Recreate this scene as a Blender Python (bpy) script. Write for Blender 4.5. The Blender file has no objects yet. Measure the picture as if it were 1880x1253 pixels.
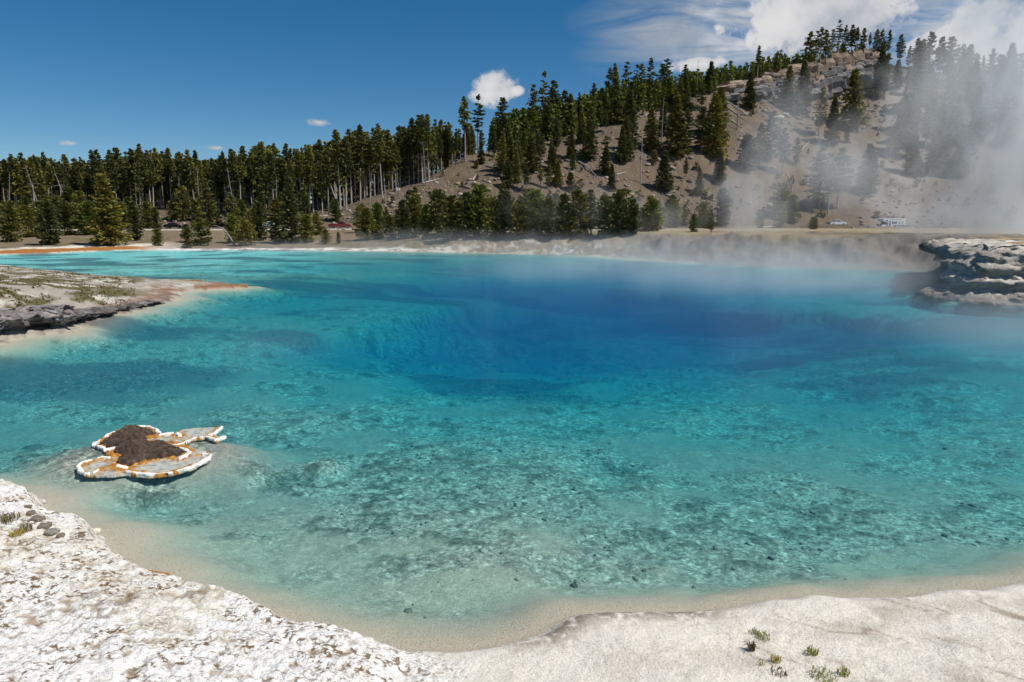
import bpy, bmesh, math, random
import numpy as np
from mathutils import Vector, Matrix

random.seed(7)
RNG = np.random.default_rng(11)
scn = bpy.context.scene
COL = scn.collection
RAD = math.radians

# ------------------------------------------------------------------ camera, sky, sun, exposure
CAM_H = 4.5                       # eye above the water of the pool (z = 0)
PITCH = RAD(9.8)
FPX = 1253.0                      # 24 mm lens on a 36 mm sensor, in pixels of the 1880 px photograph
cam = bpy.data.cameras.new('camera')
cam.lens = 24.0; cam.sensor_width = 36.0; cam.clip_start = 0.1; cam.clip_end = 20000
cam_o = bpy.data.objects.new('camera', cam)
COL.objects.link(cam_o)
cam_o.location = (0, 0, CAM_H)
cam_o.rotation_euler = (math.pi / 2 - PITCH, 0, 0)
scn.camera = cam_o

SUN_EL, SUN_AZ = RAD(56), RAD(-18)            # azimuth measured from +X towards +Y
to_sun = Vector((math.cos(SUN_EL) * math.cos(SUN_AZ), math.cos(SUN_EL) * math.sin(SUN_AZ), math.sin(SUN_EL)))
sun = bpy.data.lights.new('sun', 'SUN')
sun.energy = 4.8; sun.angle = RAD(0.53); sun.color = (1.0, 0.95, 0.87)
sun_o = bpy.data.objects.new('sun', sun); COL.objects.link(sun_o)
sun_o.rotation_euler = to_sun.to_track_quat('Z', 'Y').to_euler()
sun_o.location = (0, 0, 60)

scn.view_settings.view_transform = 'Standard'
scn.view_settings.look = 'None'
scn.view_settings.exposure = 0.0
scn.view_settings.gamma = 1.0
scn.view_settings.use_curve_mapping = False
scn.cycles.use_denoising = True
scn.cycles.max_bounces = 8
scn.cycles.diffuse_bounces = 3
scn.cycles.glossy_bounces = 2
scn.cycles.transmission_bounces = 2
scn.cycles.transparent_max_bounces = 12
scn.cycles.volume_bounces = 3
scn.cycles.sample_clamp_indirect = 4.0
scn.cycles.use_adaptive_sampling = True
scn.cycles.adaptive_threshold = 0.03
scn.cycles.volume_max_steps = 256


class NT:
    """small helper to write node trees"""
    def __init__(self, tree):
        self.t = tree; tree.nodes.clear()
    def n(self, typ, **kw):
        nd = self.t.nodes.new(typ)
        for k, v in kw.items():
            if k.startswith('i_'):
                key = k[2:]
                key = int(key) if key.isdigit() else key.replace('_', ' ')
                self.set(nd.inputs[key], v)
            else:
                setattr(nd, k, v)
        return nd
    def set(self, sock, v):
        if isinstance(v, bpy.types.NodeSocket):
            self.t.links.new(v, sock)
        else:
            sock.default_value = v
    def math(self, op, a, b=None, c=None, clamp=False):
        nd = self.t.nodes.new('ShaderNodeMath'); nd.operation = op; nd.use_clamp = clamp
        for i, v in enumerate((a, b, c)):
            if v is not None: self.set(nd.inputs[i], v)
        return nd.outputs[0]
    def vmath(self, op, a, b=None):
        nd = self.t.nodes.new('ShaderNodeVectorMath'); nd.operation = op
        for i, v in enumerate((a, b)):
            if v is not None: self.set(nd.inputs[i], v)
        return nd.outputs[0] if op not in ('LENGTH', 'DOT_PRODUCT', 'DISTANCE') else nd.outputs['Value']
    def mix(self, f, a, b, typ='MIX'):
        nd = self.t.nodes.new('ShaderNodeMix'); nd.data_type = 'RGBA'; nd.blend_type = typ
        self.set(nd.inputs[0], f); self.set(nd.inputs[6], a); self.set(nd.inputs[7], b)
        return nd.outputs[2]
    def ramp(self, f, stops, interp='LINEAR'):
        nd = self.t.nodes.new('ShaderNodeValToRGB'); nd.color_ramp.interpolation = interp
        el = nd.color_ramp.elements
        while len(el) < len(stops): el.new(0.5)
        for e, (p, c) in zip(el, stops):
            e.position = p
            e.color = (c, c, c, 1) if not hasattr(c, '__len__') else (*c[:3], 1)
        self.set(nd.inputs[0], f)
        return nd.outputs[0]
    def smooth(self, v, lo, hi):
        nd = self.t.nodes.new('ShaderNodeMapRange'); nd.interpolation_type = 'SMOOTHSTEP'
        self.set(nd.inputs[0], v); self.set(nd.inputs[1], lo); self.set(nd.inputs[2], hi)
        return nd.outputs[0]
    def noise(self, vec, scale, detail=4, rough=0.55, dist=0.0, dims='3D'):
        nd = self.t.nodes.new('ShaderNodeTexNoise'); nd.noise_dimensions = dims
        if vec is not None: self.set(nd.inputs['Vector'], vec)
        nd.inputs['Scale'].default_value = scale; nd.inputs['Detail'].default_value = detail
        nd.inputs['Roughness'].default_value = rough; nd.inputs['Distortion'].default_value = dist
        return nd.outputs[0]


# ------------------------------------------------------------------ world: sky with a few clouds
world = bpy.data.worlds.new('World'); scn.world = world; world.use_nodes = True
w = NT(world.node_tree)
sky = w.n('ShaderNodeTexSky', sky_type='NISHITA', sun_disc=False)
sky.sun_elevation = SUN_EL
sky.sun_rotation = math.pi / 2 - SUN_AZ       # 0 = +Y, clockwise
sky.altitude = 2200; sky.air_density = 1.0; sky.dust_density = 0.6; sky.ozone_density = 2.5
hs = w.n('ShaderNodeHueSaturation', i_Hue=0.494, i_Saturation=1.36, i_Value=0.97, i_Fac=1.0, i_Color=sky.outputs[0])
D = w.n('ShaderNodeTexCoord').outputs['Generated']
sep = w.n('ShaderNodeSeparateXYZ', i_Vector=D)
dz = w.math('MAXIMUM', sep.outputs[2], 0.015)
# cloud deck coordinates: direction projected on a flat layer, and plain direction for the small heaps
deck = w.n('ShaderNodeCombineXYZ', i_X=w.math('DIVIDE', sep.outputs[0], w.math('ADD', dz, 0.12)),
           i_Y=w.math('DIVIDE', sep.outputs[1], w.math('ADD', dz, 0.12))).outputs[0]
def px_dir(px, py):
    cx = (px - 940) / FPX; cy = (626.5 - py) / FPX
    v = Vector((cx, math.cos(PITCH) + cy * math.sin(PITCH), -math.sin(PITCH) + cy * math.cos(PITCH)))
    return v.normalized()
def heap(px, py, rx, ry, rot=0.0, thin=0.0):
    """elliptical bank of cloud around a direction of the sky: 0 in its middle, growing outwards"""
    c = px_dir(px, py)
    right = Vector((c.y, -c.x, 0)).normalized(); up = right.cross(c)
    r2 = right * math.cos(rot) + up * math.sin(rot); u2 = up * math.cos(rot) - right * math.sin(rot)
    M = Matrix((r2, c, u2)).transposed()
    mp = w.n('ShaderNodeMapping', vector_type='TEXTURE', i_Vector=D, i_Location=tuple(c), i_Rotation=M.to_euler(), i_Scale=(rx / FPX, 0.5, ry / FPX))
    q = w.vmath('LENGTH', mp.outputs[0])
    return w.math('ADD', q, thin) if thin else q
def vmax(*xs):
    r = xs[0]
    for x in xs[1:]: r = w.math('MAXIMUM', r, x)
    return r
def banks(*xs):
    r = xs[0]
    for x in xs[1:]: r = w.math('MINIMUM', r, x)
    return w.math('SUBTRACT', 1.0, r)
puff = w.noise(D, 26, 5, 0.62, 0.0)
puff2 = w.noise(D, 9, 3, 0.6, 0.0)
stre = w.noise(w.vmath('MULTIPLY', deck, (1.0, 2.6, 1.0)), 1.6, 6, 0.62, 0.8)
cum = banks(heap(898, 158, 46, 40), heap(900, 172, 52, 14), heap(946, 168, 16, 10), heap(1520, 5, 170, 95), heap(1430, 40, 100, 60),
           heap(1775, 75, 90, 70), heap(1850, 110, 130, 100), heap(1290, 118, 60, 16),
           heap(585, 225, 46, 16, thin=.28), heap(130, 264, 42, 13, thin=.42), heap(402, 272, 40, 12, thin=.42), heap(700, 252, 34, 14, thin=.45))
cumd = w.math('ADD', cum, w.math('MULTIPLY', w.math('SUBTRACT', puff, 0.5), 1.9))
cum_m = w.smooth(cumd, 0.10, 0.50)
cir = banks(heap(1225, 55, 150, 75), heap(1420, 75, 330, 70), heap(1800, 60, 330, 150), heap(1330, 20, 260, 60))
cir = w.math('MINIMUM', w.math('MAXIMUM', cir, 0.0), 0.75)
cird = w.math('MULTIPLY', w.math('MULTIPLY', cir, 1.25), w.smooth(stre, 0.28, 0.66))
# the rest of the sky, out of the picture, has the same scattered fair-weather cloud
gen = w.noise(deck, 1.3, 3, 0.6, 0.0)
behind = w.smooth(sep.outputs[1], 0.35, -0.1)
gen_m = w.math('MULTIPLY', w.smooth(gen, 0.56, 0.72), behind)
cloud = w.math('MINIMUM', vmax(w.math('MULTIPLY', cum_m, 0.93), cird, w.math('MULTIPLY', gen_m, 0.8)), 1.0)
shade = w.smooth(w.math('ADD', puff2, w.math('MULTIPLY', cumd, 0.25)), 0.35, 0.85)
ccol = w.mix(shade, (4.2, 4.7, 5.4, 1), (9.2, 9.0, 8.9, 1))
above = w.smooth(sep.outputs[2], -0.01, 0.03)
skyc = w.mix(w.math('MULTIPLY', cloud, above), hs.outputs[0], ccol)
world.cycles.sampling_method = 'MANUAL'; world.cycles.sample_map_resolution = 256
bg = w.n('ShaderNodeBackground', i_Color=skyc, i_Strength=0.085)
w.n('ShaderNodeOutputWorld', i_Surface=bg.outputs[0])


# ------------------------------------------------------------------ helpers: noise, projection, objects
def _h(ix, iy, iz, s):
    n = (ix.astype(np.int64) * 374761393 + iy.astype(np.int64) * 668265263 + iz.astype(np.int64) * 2147483647 + s * 1274126177) & 0xffffffff
    n = ((n ^ (n >> 13)) * 1274126177) & 0xffffffff
    n = ((n ^ (n >> 16)) * 2246822519) & 0xffffffff
    return ((n ^ (n >> 15)) & 0xffffff) / float(0xffffff)
def vnoise(x, y, z=None, s=0):
    x = np.asarray(x, float); y = np.asarray(y, float)
    z = np.zeros_like(x) if z is None else np.asarray(z, float)
    x0, y0, z0 = np.floor(x), np.floor(y), np.floor(z)
    fx, fy, fz = x - x0, y - y0, z - z0
    fx = fx * fx * fx * (fx * (fx * 6 - 15) + 10); fy = fy * fy * fy * (fy * (fy * 6 - 15) + 10); fz = fz * fz * (3 - 2 * fz)
    def L(dz_):
        a = _h(x0, y0, z0 + dz_, s); b = _h(x0 + 1, y0, z0 + dz_, s)
        c = _h(x0, y0 + 1, z0 + dz_, s); d = _h(x0 + 1, y0 + 1, z0 + dz_, s)
        return (a + (b - a) * fx) * (1 - fy) + (c + (d - c) * fx) * fy
    r = L(0)
    if np.any(fz > 0): r = r + (L(1) - r) * fz
    return r * 2 - 1
def fbm(x, y, z=None, o=4, s=0, g=0.5):
    r = 0; a = 1; t = 0; f = 1.0
    for i in range(o):
        r = r + a * vnoise(x * f + 17.3 * i, y * f - 9.1 * i, None if z is None else z * f + 3.7 * i, s + i)
        t += a; a *= g; f *= 2.03
    return r / t
def worley(x, y, s=0):
    x0, y0 = np.floor(x), np.floor(y); best = np.full(x.shape, 9.0)
    for i in (-1, 0, 1):
        for j in (-1, 0, 1):
            cx, cy = x0 + i, y0 + j; z = np.zeros_like(cx)
            best = np.minimum(best, (cx + _h(cx, cy, z, s) - x) ** 2 + (cy + _h(cx, cy, z, s + 5) - y) ** 2)
    return np.sqrt(best)
def sstep(v, a, b):
    t = np.clip((np.asarray(v, float) - a) / (b - a), 0, 1)
    return t * t * (3 - 2 * t)
def lerp(a, b, t): return a + (b - a) * t

CP, SP = math.cos(PITCH), math.sin(PITCH)
def ray(px, py):
    cx = (px - 940) / FPX; cy = (626.5 - py) / FPX
    return cx, CP + cy * SP, -SP + cy * CP
def on_level(px, py, z=0.0):
    """where the line of sight through a point of the photograph meets the level z"""
    a, b, c = ray(px, py); k = (z - CAM_H) / c
    return (a * k, b * k, z)
def at_range(px, py, y):
    a, b, c = ray(px, py); k = y / b
    return (a * k, y, CAM_H + c * k)
def to_px(X, Y, Z=0.0):
    f = Y * CP - (Z - CAM_H) * SP; u = Y * SP + (Z - CAM_H) * CP
    f = np.where(np.abs(f) < 1e-3, 1e-3, f)
    return 940 + FPX * X / f, 626.5 - FPX * u / f

def np_mesh(name, V, F, smooth=True):
    me = bpy.data.meshes.new(name)
    V = np.asarray(V, np.float32); F = np.asarray(F, np.int32)
    me.vertices.add(len(V)); me.vertices.foreach_set('co', V.ravel())
    k = F.shape[1]
    me.loops.add(F.size); me.loops.foreach_set('vertex_index', F.ravel())
    me.polygons.add(len(F)); me.polygons.foreach_set('loop_start', np.arange(len(F), dtype=np.int32) * k)
    me.polygons.foreach_set('loop_total', np.full(len(F), k, np.int32))
    if smooth: me.polygons.foreach_set('use_smooth', np.ones(len(F), bool))
    me.update(calc_edges=True)
    return me
def col_attr(me, name, rgb):
    a = me.color_attributes.new(name, 'FLOAT_COLOR', 'POINT')
    c = np.ones((len(me.vertices), 4), np.float32); c[:, :3] = rgb
    a.data.foreach_set('color', c.ravel())
def obj(name, me, mat=None, parent=None, loc=None):
    o = bpy.data.objects.new(name, me); COL.objects.link(o)
    if mat is not None and me is not None and not me.materials: me.materials.append(mat)
    if parent is not None: o.parent = parent
    if loc is not None: o.location = loc
    return o
def tag(o, label, cat, group=None):
    o['label'] = label; o['category'] = cat
    if group: o['group'] = group
    return o
def struct(o): o['kind'] = 'structure'; return o
def stuff(o, label=None, cat=None):
    o['kind'] = 'stuff'
    if label: o['label'] = label
    if cat: o['category'] = cat
    return o
def grid_faces(nr, nc, wrap=False):
    i = np.arange(nr - 1)[:, None]; j = np.arange(nc if wrap else nc - 1)[None, :]
    a = i * nc + j; b = i * nc + (j + 1) % nc; c = (i + 1) * nc + (j + 1) % nc; d = (i + 1) * nc + j
    return np.stack([a, b, c, d], -1).reshape(-1, 4)

# ------------------------------------------------------------------ the lie of the land
# shoreline of the pool, followed round in the photograph and laid down on the water level
SHORE_PX = [(-260, 865), (-120, 880), (0, 908), (60, 922), (120, 955), (185, 985), (205, 1020), (240, 1042), (300, 1070), (350, 1090), (430, 1112),
    (500, 1142), (580, 1172), (680, 1196), (760, 1203), (860, 1199), (930, 1183), (1000, 1163), (1060, 1137),
    (1170, 1127), (1300, 1119), (1500, 1102), (1700, 1087), (1800, 1080), (1880, 1068), (2100, 1020), (2350, 930), (2480, 800), (2420, 680),
    (2200, 590), (2000, 560), (1880, 545), (1800, 543), (1755, 537), (1735, 524), (1722, 510), (1690, 497), (1600, 494), (1500, 491), (1400, 489), (1300, 484),
    (1200, 478), (1100, 471), (1000, 467), (900, 465), (800, 463), (700, 461), (600, 460), (480, 459), (380, 459.5),
    (240, 459), (150, 462), (60, 466), (0, 467.5), (-150, 472), (-400, 480), (-420, 500), (-150, 508), (0, 511), (100, 513), (180, 516), (260, 516.5), (340, 517), (375, 519), (340, 522),
    (400, 523), (455, 527), (405, 531), (330, 537), (335, 548), (300, 556), (262, 568), (215, 577), (170, 590), (140, 604), (128, 611), (75, 612), (30, 622), (0, 631), (-150, 660), (-420, 740)]
SHORE = np.array([on_level(*p)[:2] for p in SHORE_PX])
def shore_sdf(x, y, poly=SHORE):
    """signed distance to the shoreline, negative over water"""
    best = np.full(x.shape, 1e9); inside = np.zeros(x.shape, bool)
    n = len(poly)
    for i in range(n):
        ax, ay = poly[i]; bx, by = poly[(i + 1) % n]
        dx, dy = bx - ax, by - ay
        t = np.clip(((x - ax) * dx + (y - ay) * dy) / (dx * dx + dy * dy), 0, 1)
        best = np.minimum(best, (x - ax - t * dx) ** 2 + (y - ay - t * dy) ** 2)
        c = ((ay > y) != (by > y)) & (x < (bx - ax) * (y - ay) / (by - ay + 1e-12) + ax)
        inside ^= c
    d = np.sqrt(best)
    return np.where(inside, -d, d)

ISL = on_level(270, 828)
# how deep one looks through the water at points of the photograph (metres of water along the line of sight)
DEPTH_PX = [(60, 880, 1.5), (200, 900, 1.6), (100, 760, 2.4), (300, 730, 2.4), (60, 690, 2.5), (200, 650, 2.6), (420, 690, 2.6), (470, 620, 3.4),
    (540, 770, 2.1), (450, 800, 2.2), (650, 790, 3.4), (640, 700, 4.4), (800, 760, 4.2), (1000, 760, 4.4), (1300, 760, 4.6), (1600, 760, 4.4), (1850, 760, 4.2),
    (300, 900, 1.9), (500, 900, 2.1), (700, 880, 2.4), (900, 850, 2.8), (1150, 850, 3.0), (1400, 850, 3.2), (1650, 850, 3.2), (1850, 850, 3.0),
    (300, 1000, .7), (420, 1040, 1.1), (520, 980, 1.7), (560, 1090, 1.5), (700, 1000, 1.6), (800, 1050, .8), (900, 1020, .7), (950, 1060, .8), (1100, 1000, 2.0), (1100, 940, 2.4), (1400, 950, 2.5), (1700, 940, 2.5),
    (1860, 940, 1.9), (1100, 1060, 1.4), (1400, 1040, 1.6), (1700, 1000, 1.9), (1860, 1010, .9), (650, 1120, 1.2), (850, 1110, 1.3), (760, 1160, .4),
    (700, 640, 11), (900, 600, 30), (1100, 560, 34), (1250, 610, 36), (950, 660, 30), (800, 650, 20), (1300, 660, 19), (1150, 700, 8.5), (1450, 690, 7.0), (1650, 690, 5.0), (1850, 660, 4.8), (880, 700, 8.0),
    (1500, 600, 18), (1700, 600, 9), (1850, 600, 5.5), (600, 560, 8), (700, 520, 12), (900, 530, 30), (1100, 510, 25), (1300, 530, 22), (1500, 530, 13), (1650, 540, 8), (1800, 570, 5),
    (520, 600, 5), (420, 570, 3.6), (250, 620, 2.6), (350, 600, 3.0), (520, 530, 4), (560, 500, 5), (700, 490, 9), (900, 490, 12), (1200, 500, 14), (1600, 510, 8),
    (480, 495, 3.0), (300, 490, 2.2), (150, 485, 2.0), (50, 480, 1.8), (300, 470, 1.4), (500, 472, 2.0), (700, 475, 3.0), (1000, 480, 6), (440, 520, 1.8), (360, 512, 2.0), (-200, 760, 2.5), (-200, 490, 1.8),
    (2200, 850, 3), (2200, 700, 5), (2100, 620, 5)]
DP = np.array(DEPTH_PX, float)
DPW = np.array([on_level(a, b)[:2] for a, b, _ in DEPTH_PX])
def warp(x, y):
    r = np.hypot(x, y) + 1e-6
    return np.log(r) * 1.55, np.arctan2(x, y)
def water_path(x, y):
    u, v = warp(x, y); cu, cv = warp(DPW[:, 0], DPW[:, 1])
    num = 0; den = 0
    for i in range(len(DP)):
        q = 1.0 / ((u - cu[i]) ** 2 + (v - cv[i]) ** 2 + 0.03) ** 2
        num = num + q * math.log(DP[i, 2]); den = den + q
    return np.exp(num / den)

_ba = np.radians(np.linspace(-62, 62, 260)); _br = np.geomspace(3.0, 170, 420)
_BA, _BR = np.meshgrid(_ba, _br)
_pp = water_path((_BR * np.sin(_BA)).ravel(), (_BR * np.cos(_BA)).ravel()).reshape(_BA.shape)
_ppx = to_px(_BR * np.sin(_BA), _BR * np.cos(_BA), 0 * _BA)[0]
_pp = _pp * np.interp(_BR, [0, 10, 15, 20], [.56, .60, .90, 1.0])
_pp = _pp * np.where(_BR > 60, np.interp(_ppx, [-600, 350, 600, 800], [.45, .45, .8, 1.0]), 1.0)
_cos = _BR / np.sqrt(_BR ** 2 + CAM_H ** 2)
_far = np.maximum.accumulate(_BR + _pp * _cos, axis=0)          # where the bed lies for a sight line entering at _BR
_bed = np.zeros_like(_BR)
for _j in range(len(_ba)):
    _re = np.interp(_br, _far[:, _j], _br, left=_br[0])
    _bed[:, _j] = np.maximum(_br * CAM_H / _re - CAM_H, 0)
def bed_depth(x, y):
    fi = np.interp(np.log(np.hypot(x, y) + 1e-9), np.log(_br), np.arange(len(_br))); fj = np.interp(np.arctan2(x, y), _ba, np.arange(len(_ba)))
    i = np.minimum(fi.astype(int), len(_br) - 2); j = np.minimum(fj.astype(int), len(_ba) - 2); u = fi - i; v = fj - j
    return (_bed[i, j] * (1 - u) + _bed[i + 1, j] * u) * (1 - v) + (_bed[i, j + 1] * (1 - u) + _bed[i + 1, j + 1] * u) * v

# crest and foot of the hill, by bearing (column of the photograph): column, foot range, crest range, row of the crest ground
HILL = np.array([(-1500, 178, 200, 388), (-400, 178, 198, 388), (100, 178, 196, 386), (400, 179, 196, 387), (560, 180, 198, 389), (629, 182, 204, 388), (680, 183, 210, 366), (726, 184, 216, 350), (777, 185, 224, 337),
    (807, 186, 230, 325), (858, 187, 240, 296), (920, 189, 252, 272), (1000, 191, 264, 248), (1080, 194, 276, 222), (1165, 198, 290, 197), (1230, 201, 299, 184), (1300, 205, 310, 160),
    (1400, 209, 322, 136), (1450, 212, 328, 124), (1506, 215, 335, 104), (1560, 217, 340, 98), (1600, 219, 342, 100), (1660, 221, 345, 118), (1763, 224, 348, 124), (1880, 228, 352, 142), (2100, 232, 356, 170), (2500, 236, 360, 230), (3600, 240, 360, 330)], float)
def hill_par(x, y):
    px = 940 + FPX * np.clip(x / np.maximum(y, 1.0), -3, 3) / (CP + 0.2 * SP)
    f = np.interp(px, HILL[:, 0], HILL[:, 1]); c = np.interp(px, HILL[:, 0], HILL[:, 2])
    zc = np.array([at_range(a, p, r)[2] for a, _, r, p in HILL])
    return f, c, np.interp(px, HILL[:, 0], zc), px

CLIFF = ([1270, 1340, 1420, 1500, 1580, 1640, 1780], [0, 5, 10, 15, 13, 8, 0])
def land(x, y):
    """height of the ground away from the shore"""
    f, c, zc, px = hill_par(x, y)
    yy = np.maximum(y, 0.0)
    # plain: low terraces on the left, the crater rim on the right
    px_n = 940 + FPX * x / np.maximum(y, 2.0)
    right = sstep(px_n, 560, 1050)
    z = lerp(lerp(0.35, 2.9, sstep(yy, 118, 176)), 3.15, right)
    z = np.where(yy < 30, lerp(2.9, z, sstep(yy, 15, 30)), z)
    t = np.clip((yy - f) / (c - f), 0, 1)
    prof = 0.72 * t ** 1.08 + 0.28 * sstep(t, 0, 1)
    # the rim slope steepens under the crest
    zh = 2.95 + (zc - 2.95) * prof
    back = np.maximum(yy - c, 0)
    zh = zh + np.where(back > 0, np.minimum(back * 0.10, 3.0) - np.maximum(back - 45, 0) * 0.18, 0)
    ch = np.interp(px, CLIFF[0], CLIFF[1])
    zh = zh - ch * sstep(c - yy, 2.0, 7.0) * sstep(t, 0.0, .75)
    zh = np.maximum(zh, -5)
    h = np.where(yy > f, zh, z)
    rough = sstep(yy, 175, 215)
    h = h + rough * (fbm(x * .045, y * .045, o=5, s=3) * 2.4 * sstep(px, 620, 900) + fbm(x * .3, y * .3, o=3, s=9) * 0.35)
    return h

def ground_z(x, y, fine=True):
    x = np.asarray(x, float); y = np.asarray(y, float)
    sd = shore_sdf(x, y)
    wob = fbm(x * .9, y * .9, o=3, s=21) * np.clip(np.hypot(x, y) * .02, .10, .8)
    sd = sd + wob
    L = land(x, y)
    px, py = to_px(x, y, 0 * x)
    r = np.hypot(x, y)
    near = (y < 16) & (sd > -50)
    left = sstep(px, 760, 640)                       # white popcorn bank on the near left
    d = np.maximum(sd, 0)
    # near shore: gentle sheet on the right, low lip on the left
    zn_r = 0.05 * sstep(d, 0, .15) + 0.20 * d + 0.035 * fbm(x * 1.3, y * 1.3, o=4, s=31) * sstep(d, 0, .6) + .07 * sstep(d, 0, .35)
    zn_l = 0.30 * sstep(d, 0, .28) + 0.17 * d + 0.07 * fbm(x * .9, y * .9, o=4, s=33) * sstep(d, 0, .5)
    zn = np.minimum(lerp(zn_r, zn_l, left), 2.9)
    # far shores
    penin = (y > 20) & (y < 70) & (px < 470)
    zp = 0.10 + 0.13 * d + 0.16 * fbm(x * .5, y * .5, o=4, s=41) * sstep(d, .2, 2)
    zp = zp * sstep(d, 0, .4)
    hump = sstep(px, 330, -60) * sstep(d, 0.2, 5.5) * 1.0
    zp = np.minimum(zp, .55) + hump
    wallw = np.interp(px, [-500, 400, 700, 1000, 1300, 1640, 1740, 2200], [9, 9, 9, 11, 13, 12, 4, 1.5])
    wn = 1 + .45 * fbm(x * .16, y * .16, o=3, s=51)
    s = sstep(d, 0, wallw * wn)
    base = np.interp(px, [-500, 240, 420, 700], [.12, .12, .10, .10]) * sstep(d, 0, .5)
    zf = base + (np.maximum(L, 0.3) - base) * lerp(s, sstep(d, 0, 26), sstep(px, 640, 420))
    zf = zf + .22 * fbm(x * .6, y * .6, o=4, s=52) * sstep(d, .6, 3) * sstep(y, 50, 60) * sstep(y, 160, 130)
    z_out = np.where(y < 17, zn, np.where(penin, zp, zf))
    z_out = np.where((y < 17), zn, z_out)
    # bed
    dep = np.minimum(bed_depth(x, y), 8.0)
    dd = np.maximum(-sd, 0)
    dep = np.minimum(dep, .0 + .42 * np.maximum(np.hypot((x - ISL[0]) / 1.35, y - ISL[1]) - 1.12, 0) * (1 + .5 * fbm(x * .8, y * .8, o=2, s=69)))
    edge = np.interp(r, [0, 12, 30, 80, 150], [0.95, 1.1, 1.6, 4.0, 6.0])
    lump = fbm(x * 1.1, y * 1.1, o=4, s=61) * .10 + fbm(x * .35, y * .35, o=3, s=66) * .14
    dep = dep * (1 + lump * sstep(r, 60, 20)) * (1 + .22 * fbm(x * .11, y * .16, o=3, s=68) * sstep(r, 19, 27))
    dep = dep * sstep(dd, 0, edge * 1.5) ** 1.3 + .03 * sstep(dd, 0, .1) + .06 * sstep(dd, 0, edge)
    z = np.where(sd > 0, z_out, -dep)
    return z, sd, px, py

# ground sheet: rings round the look-out, closer together where they are seen from near
ang = np.concatenate([np.linspace(-180, -60, 41)[:-1], np.linspace(-60, -41, 40)[:-1], np.linspace(-41, 41, 760), np.linspace(41, 60, 40)[1:], np.linspace(60, 180, 41)[1:-1]])
rows = np.concatenate([np.geomspace(.6, 4, 14)[:-1], np.geomspace(4, 16, 280)[:-1], np.geomspace(16, 60, 150)[:-1], np.geomspace(60, 380, 190)[:-1], np.geomspace(380, 9000, 26)])
AR, RR = np.meshgrid(np.radians(ang), rows)
GX = (RR * np.sin(AR)).ravel(); GY = (RR * np.cos(AR)).ravel()
GZ, SD, PX, PY = ground_z(GX, GY)
R = RR.ravel()
GZ = np.where(R > 900, np.minimum(GZ, 3.0), GZ)
rgb = np.zeros((len(GX), 3))
def mixc(mask, c):
    global rgb
    rgb = rgb + (np.asarray(c, float) - rgb) * np.clip(mask, 0, 1)[:, None]
n1 = fbm(GX * 1.7, GY * 1.7, o=5, s=71); n2 = fbm(GX * 6, GY * 6, o=4, s=72); n3 = fbm(GX * .25, GY * .25, o=4, s=73)
n4 = fbm(GX * 15, GY * 15, o=3, s=74); n5 = fbm(GX * .06, GY * .06, o=4, s=75)
land_m = SD > 0
near_m = (GY < 17) & land_m
leftb = sstep(PX + 160 * n1 + 60 * n2, 900, 600)
# --- popcorn relief of the near sinter
cellw = worley(GX * 16, GY * 16, 81); cell2 = worley(GX * 7 + n2 * .3, GY * 7, 83)
pop = (1 - np.clip(cellw, 0, 1)) * .022 + (1 - np.clip(cell2, 0, 1)) * .045
GZ = GZ + np.where(near_m & (R > 2), pop * leftb * sstep(SD, 0.02, .2) + (1 - leftb) * (n4 * .006 + n2 * .008) * sstep(SD, .02, .3), 0)
rgb[:] = (.60, .55, .47)                                       # pale sinter
# near right sheet: cream with grey-brown stains along the water
m = near_m.astype(float)
mixc(m, (.80, .74, .64))
mixc(m * (1 - leftb) * sstep(n1 + .5 * n4, -.05, .35) * .30, (.44, .38, .30))
stain = sstep(SD + .25 * n1, .75, .12) * sstep(PX, 900, 1000) * sstep(PX, 1420, 1250)
mixc(m * (1 - leftb) * stain * sstep(n2 + n4, -.8, .1), (.25, .20, .145))
mixc(m * (1 - leftb) * sstep(SD, .20, .03) * sstep(n2, -.4, .1), (.70, .68, .66))
mixc(m * (1 - leftb) * sstep(n3 * 1.2 + n1 * .6, .12, .5) * .55, (.34, .27, .19))
rill = np.abs(fbm(GX * 1.6 + GY * .9, GY * .35 - GX * .25, o=3, s=91))
mixc(m * (1 - leftb) * sstep(rill, .05, .0) * sstep(n1, -.1, .3) * .7, (.30, .23, .16))
# near left bank: bright popcorn crust, rusty and brown in the hollows
mixc(m * leftb, (.88, .86, .82))
holl = sstep(cell2, .50, .78) * sstep(n1 + n2 * .7, -.25, .25)
mixc(m * leftb * holl * .85, (.34, .24, .15))
mixc(m * leftb * sstep(cellw, .55, .8) * sstep(n2, -.1, .4) * .7, (.26, .19, .13))
mixc(m * leftb * sstep(n1 + n4 * .5, .42, .62) * .7, (.16, .125, .085))
mixc(m * leftb * sstep(n3 + .4 * n2, .25, .55) * .35, (.50, .40, .22))
# --- pool bed
bed = (~land_m).astype(float)
mixc(bed, (.46, .40, .31))
mixc(bed * sstep(R, 8.5, 14) * sstep(-SD, .8, 2.5) * .75, (.27, .26, .22))
mixc(bed * sstep(R, 55, 75) * sstep(PX, 700, 450), (.66, .64, .56))
mott = fbm(GX * 3.2, GY * 3.2, o=2, s=101, g=.6); mott2 = worley(GX * 3.5 + n1, GY * 3.5 - n1, 103)
mixb = sstep(-SD + .25 * n1, .55, 1.9) * sstep(R, 120, 40)
sandy = np.clip(sstep(fbm(GX * .55 + 3, GY * .55, o=3, s=105) + .25 * n1, -.02, .32) + sstep(np.hypot((PX - 850) / 170 + .3 * n1, (PY - 1035) / 48 + .3 * n1), 1.0, .6), 0, 1)
patchy = sstep(n1 + .5 * n3, -.45, .35)
mixc(bed * mixb * (1 - .85 * sandy), (.38, .36, .29))
mixc(bed * mixb * sstep(mott, -.10, .30) * (1 - .85 * sandy) * (.35 + .65 * patchy), (.17, .18, .14))
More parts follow.
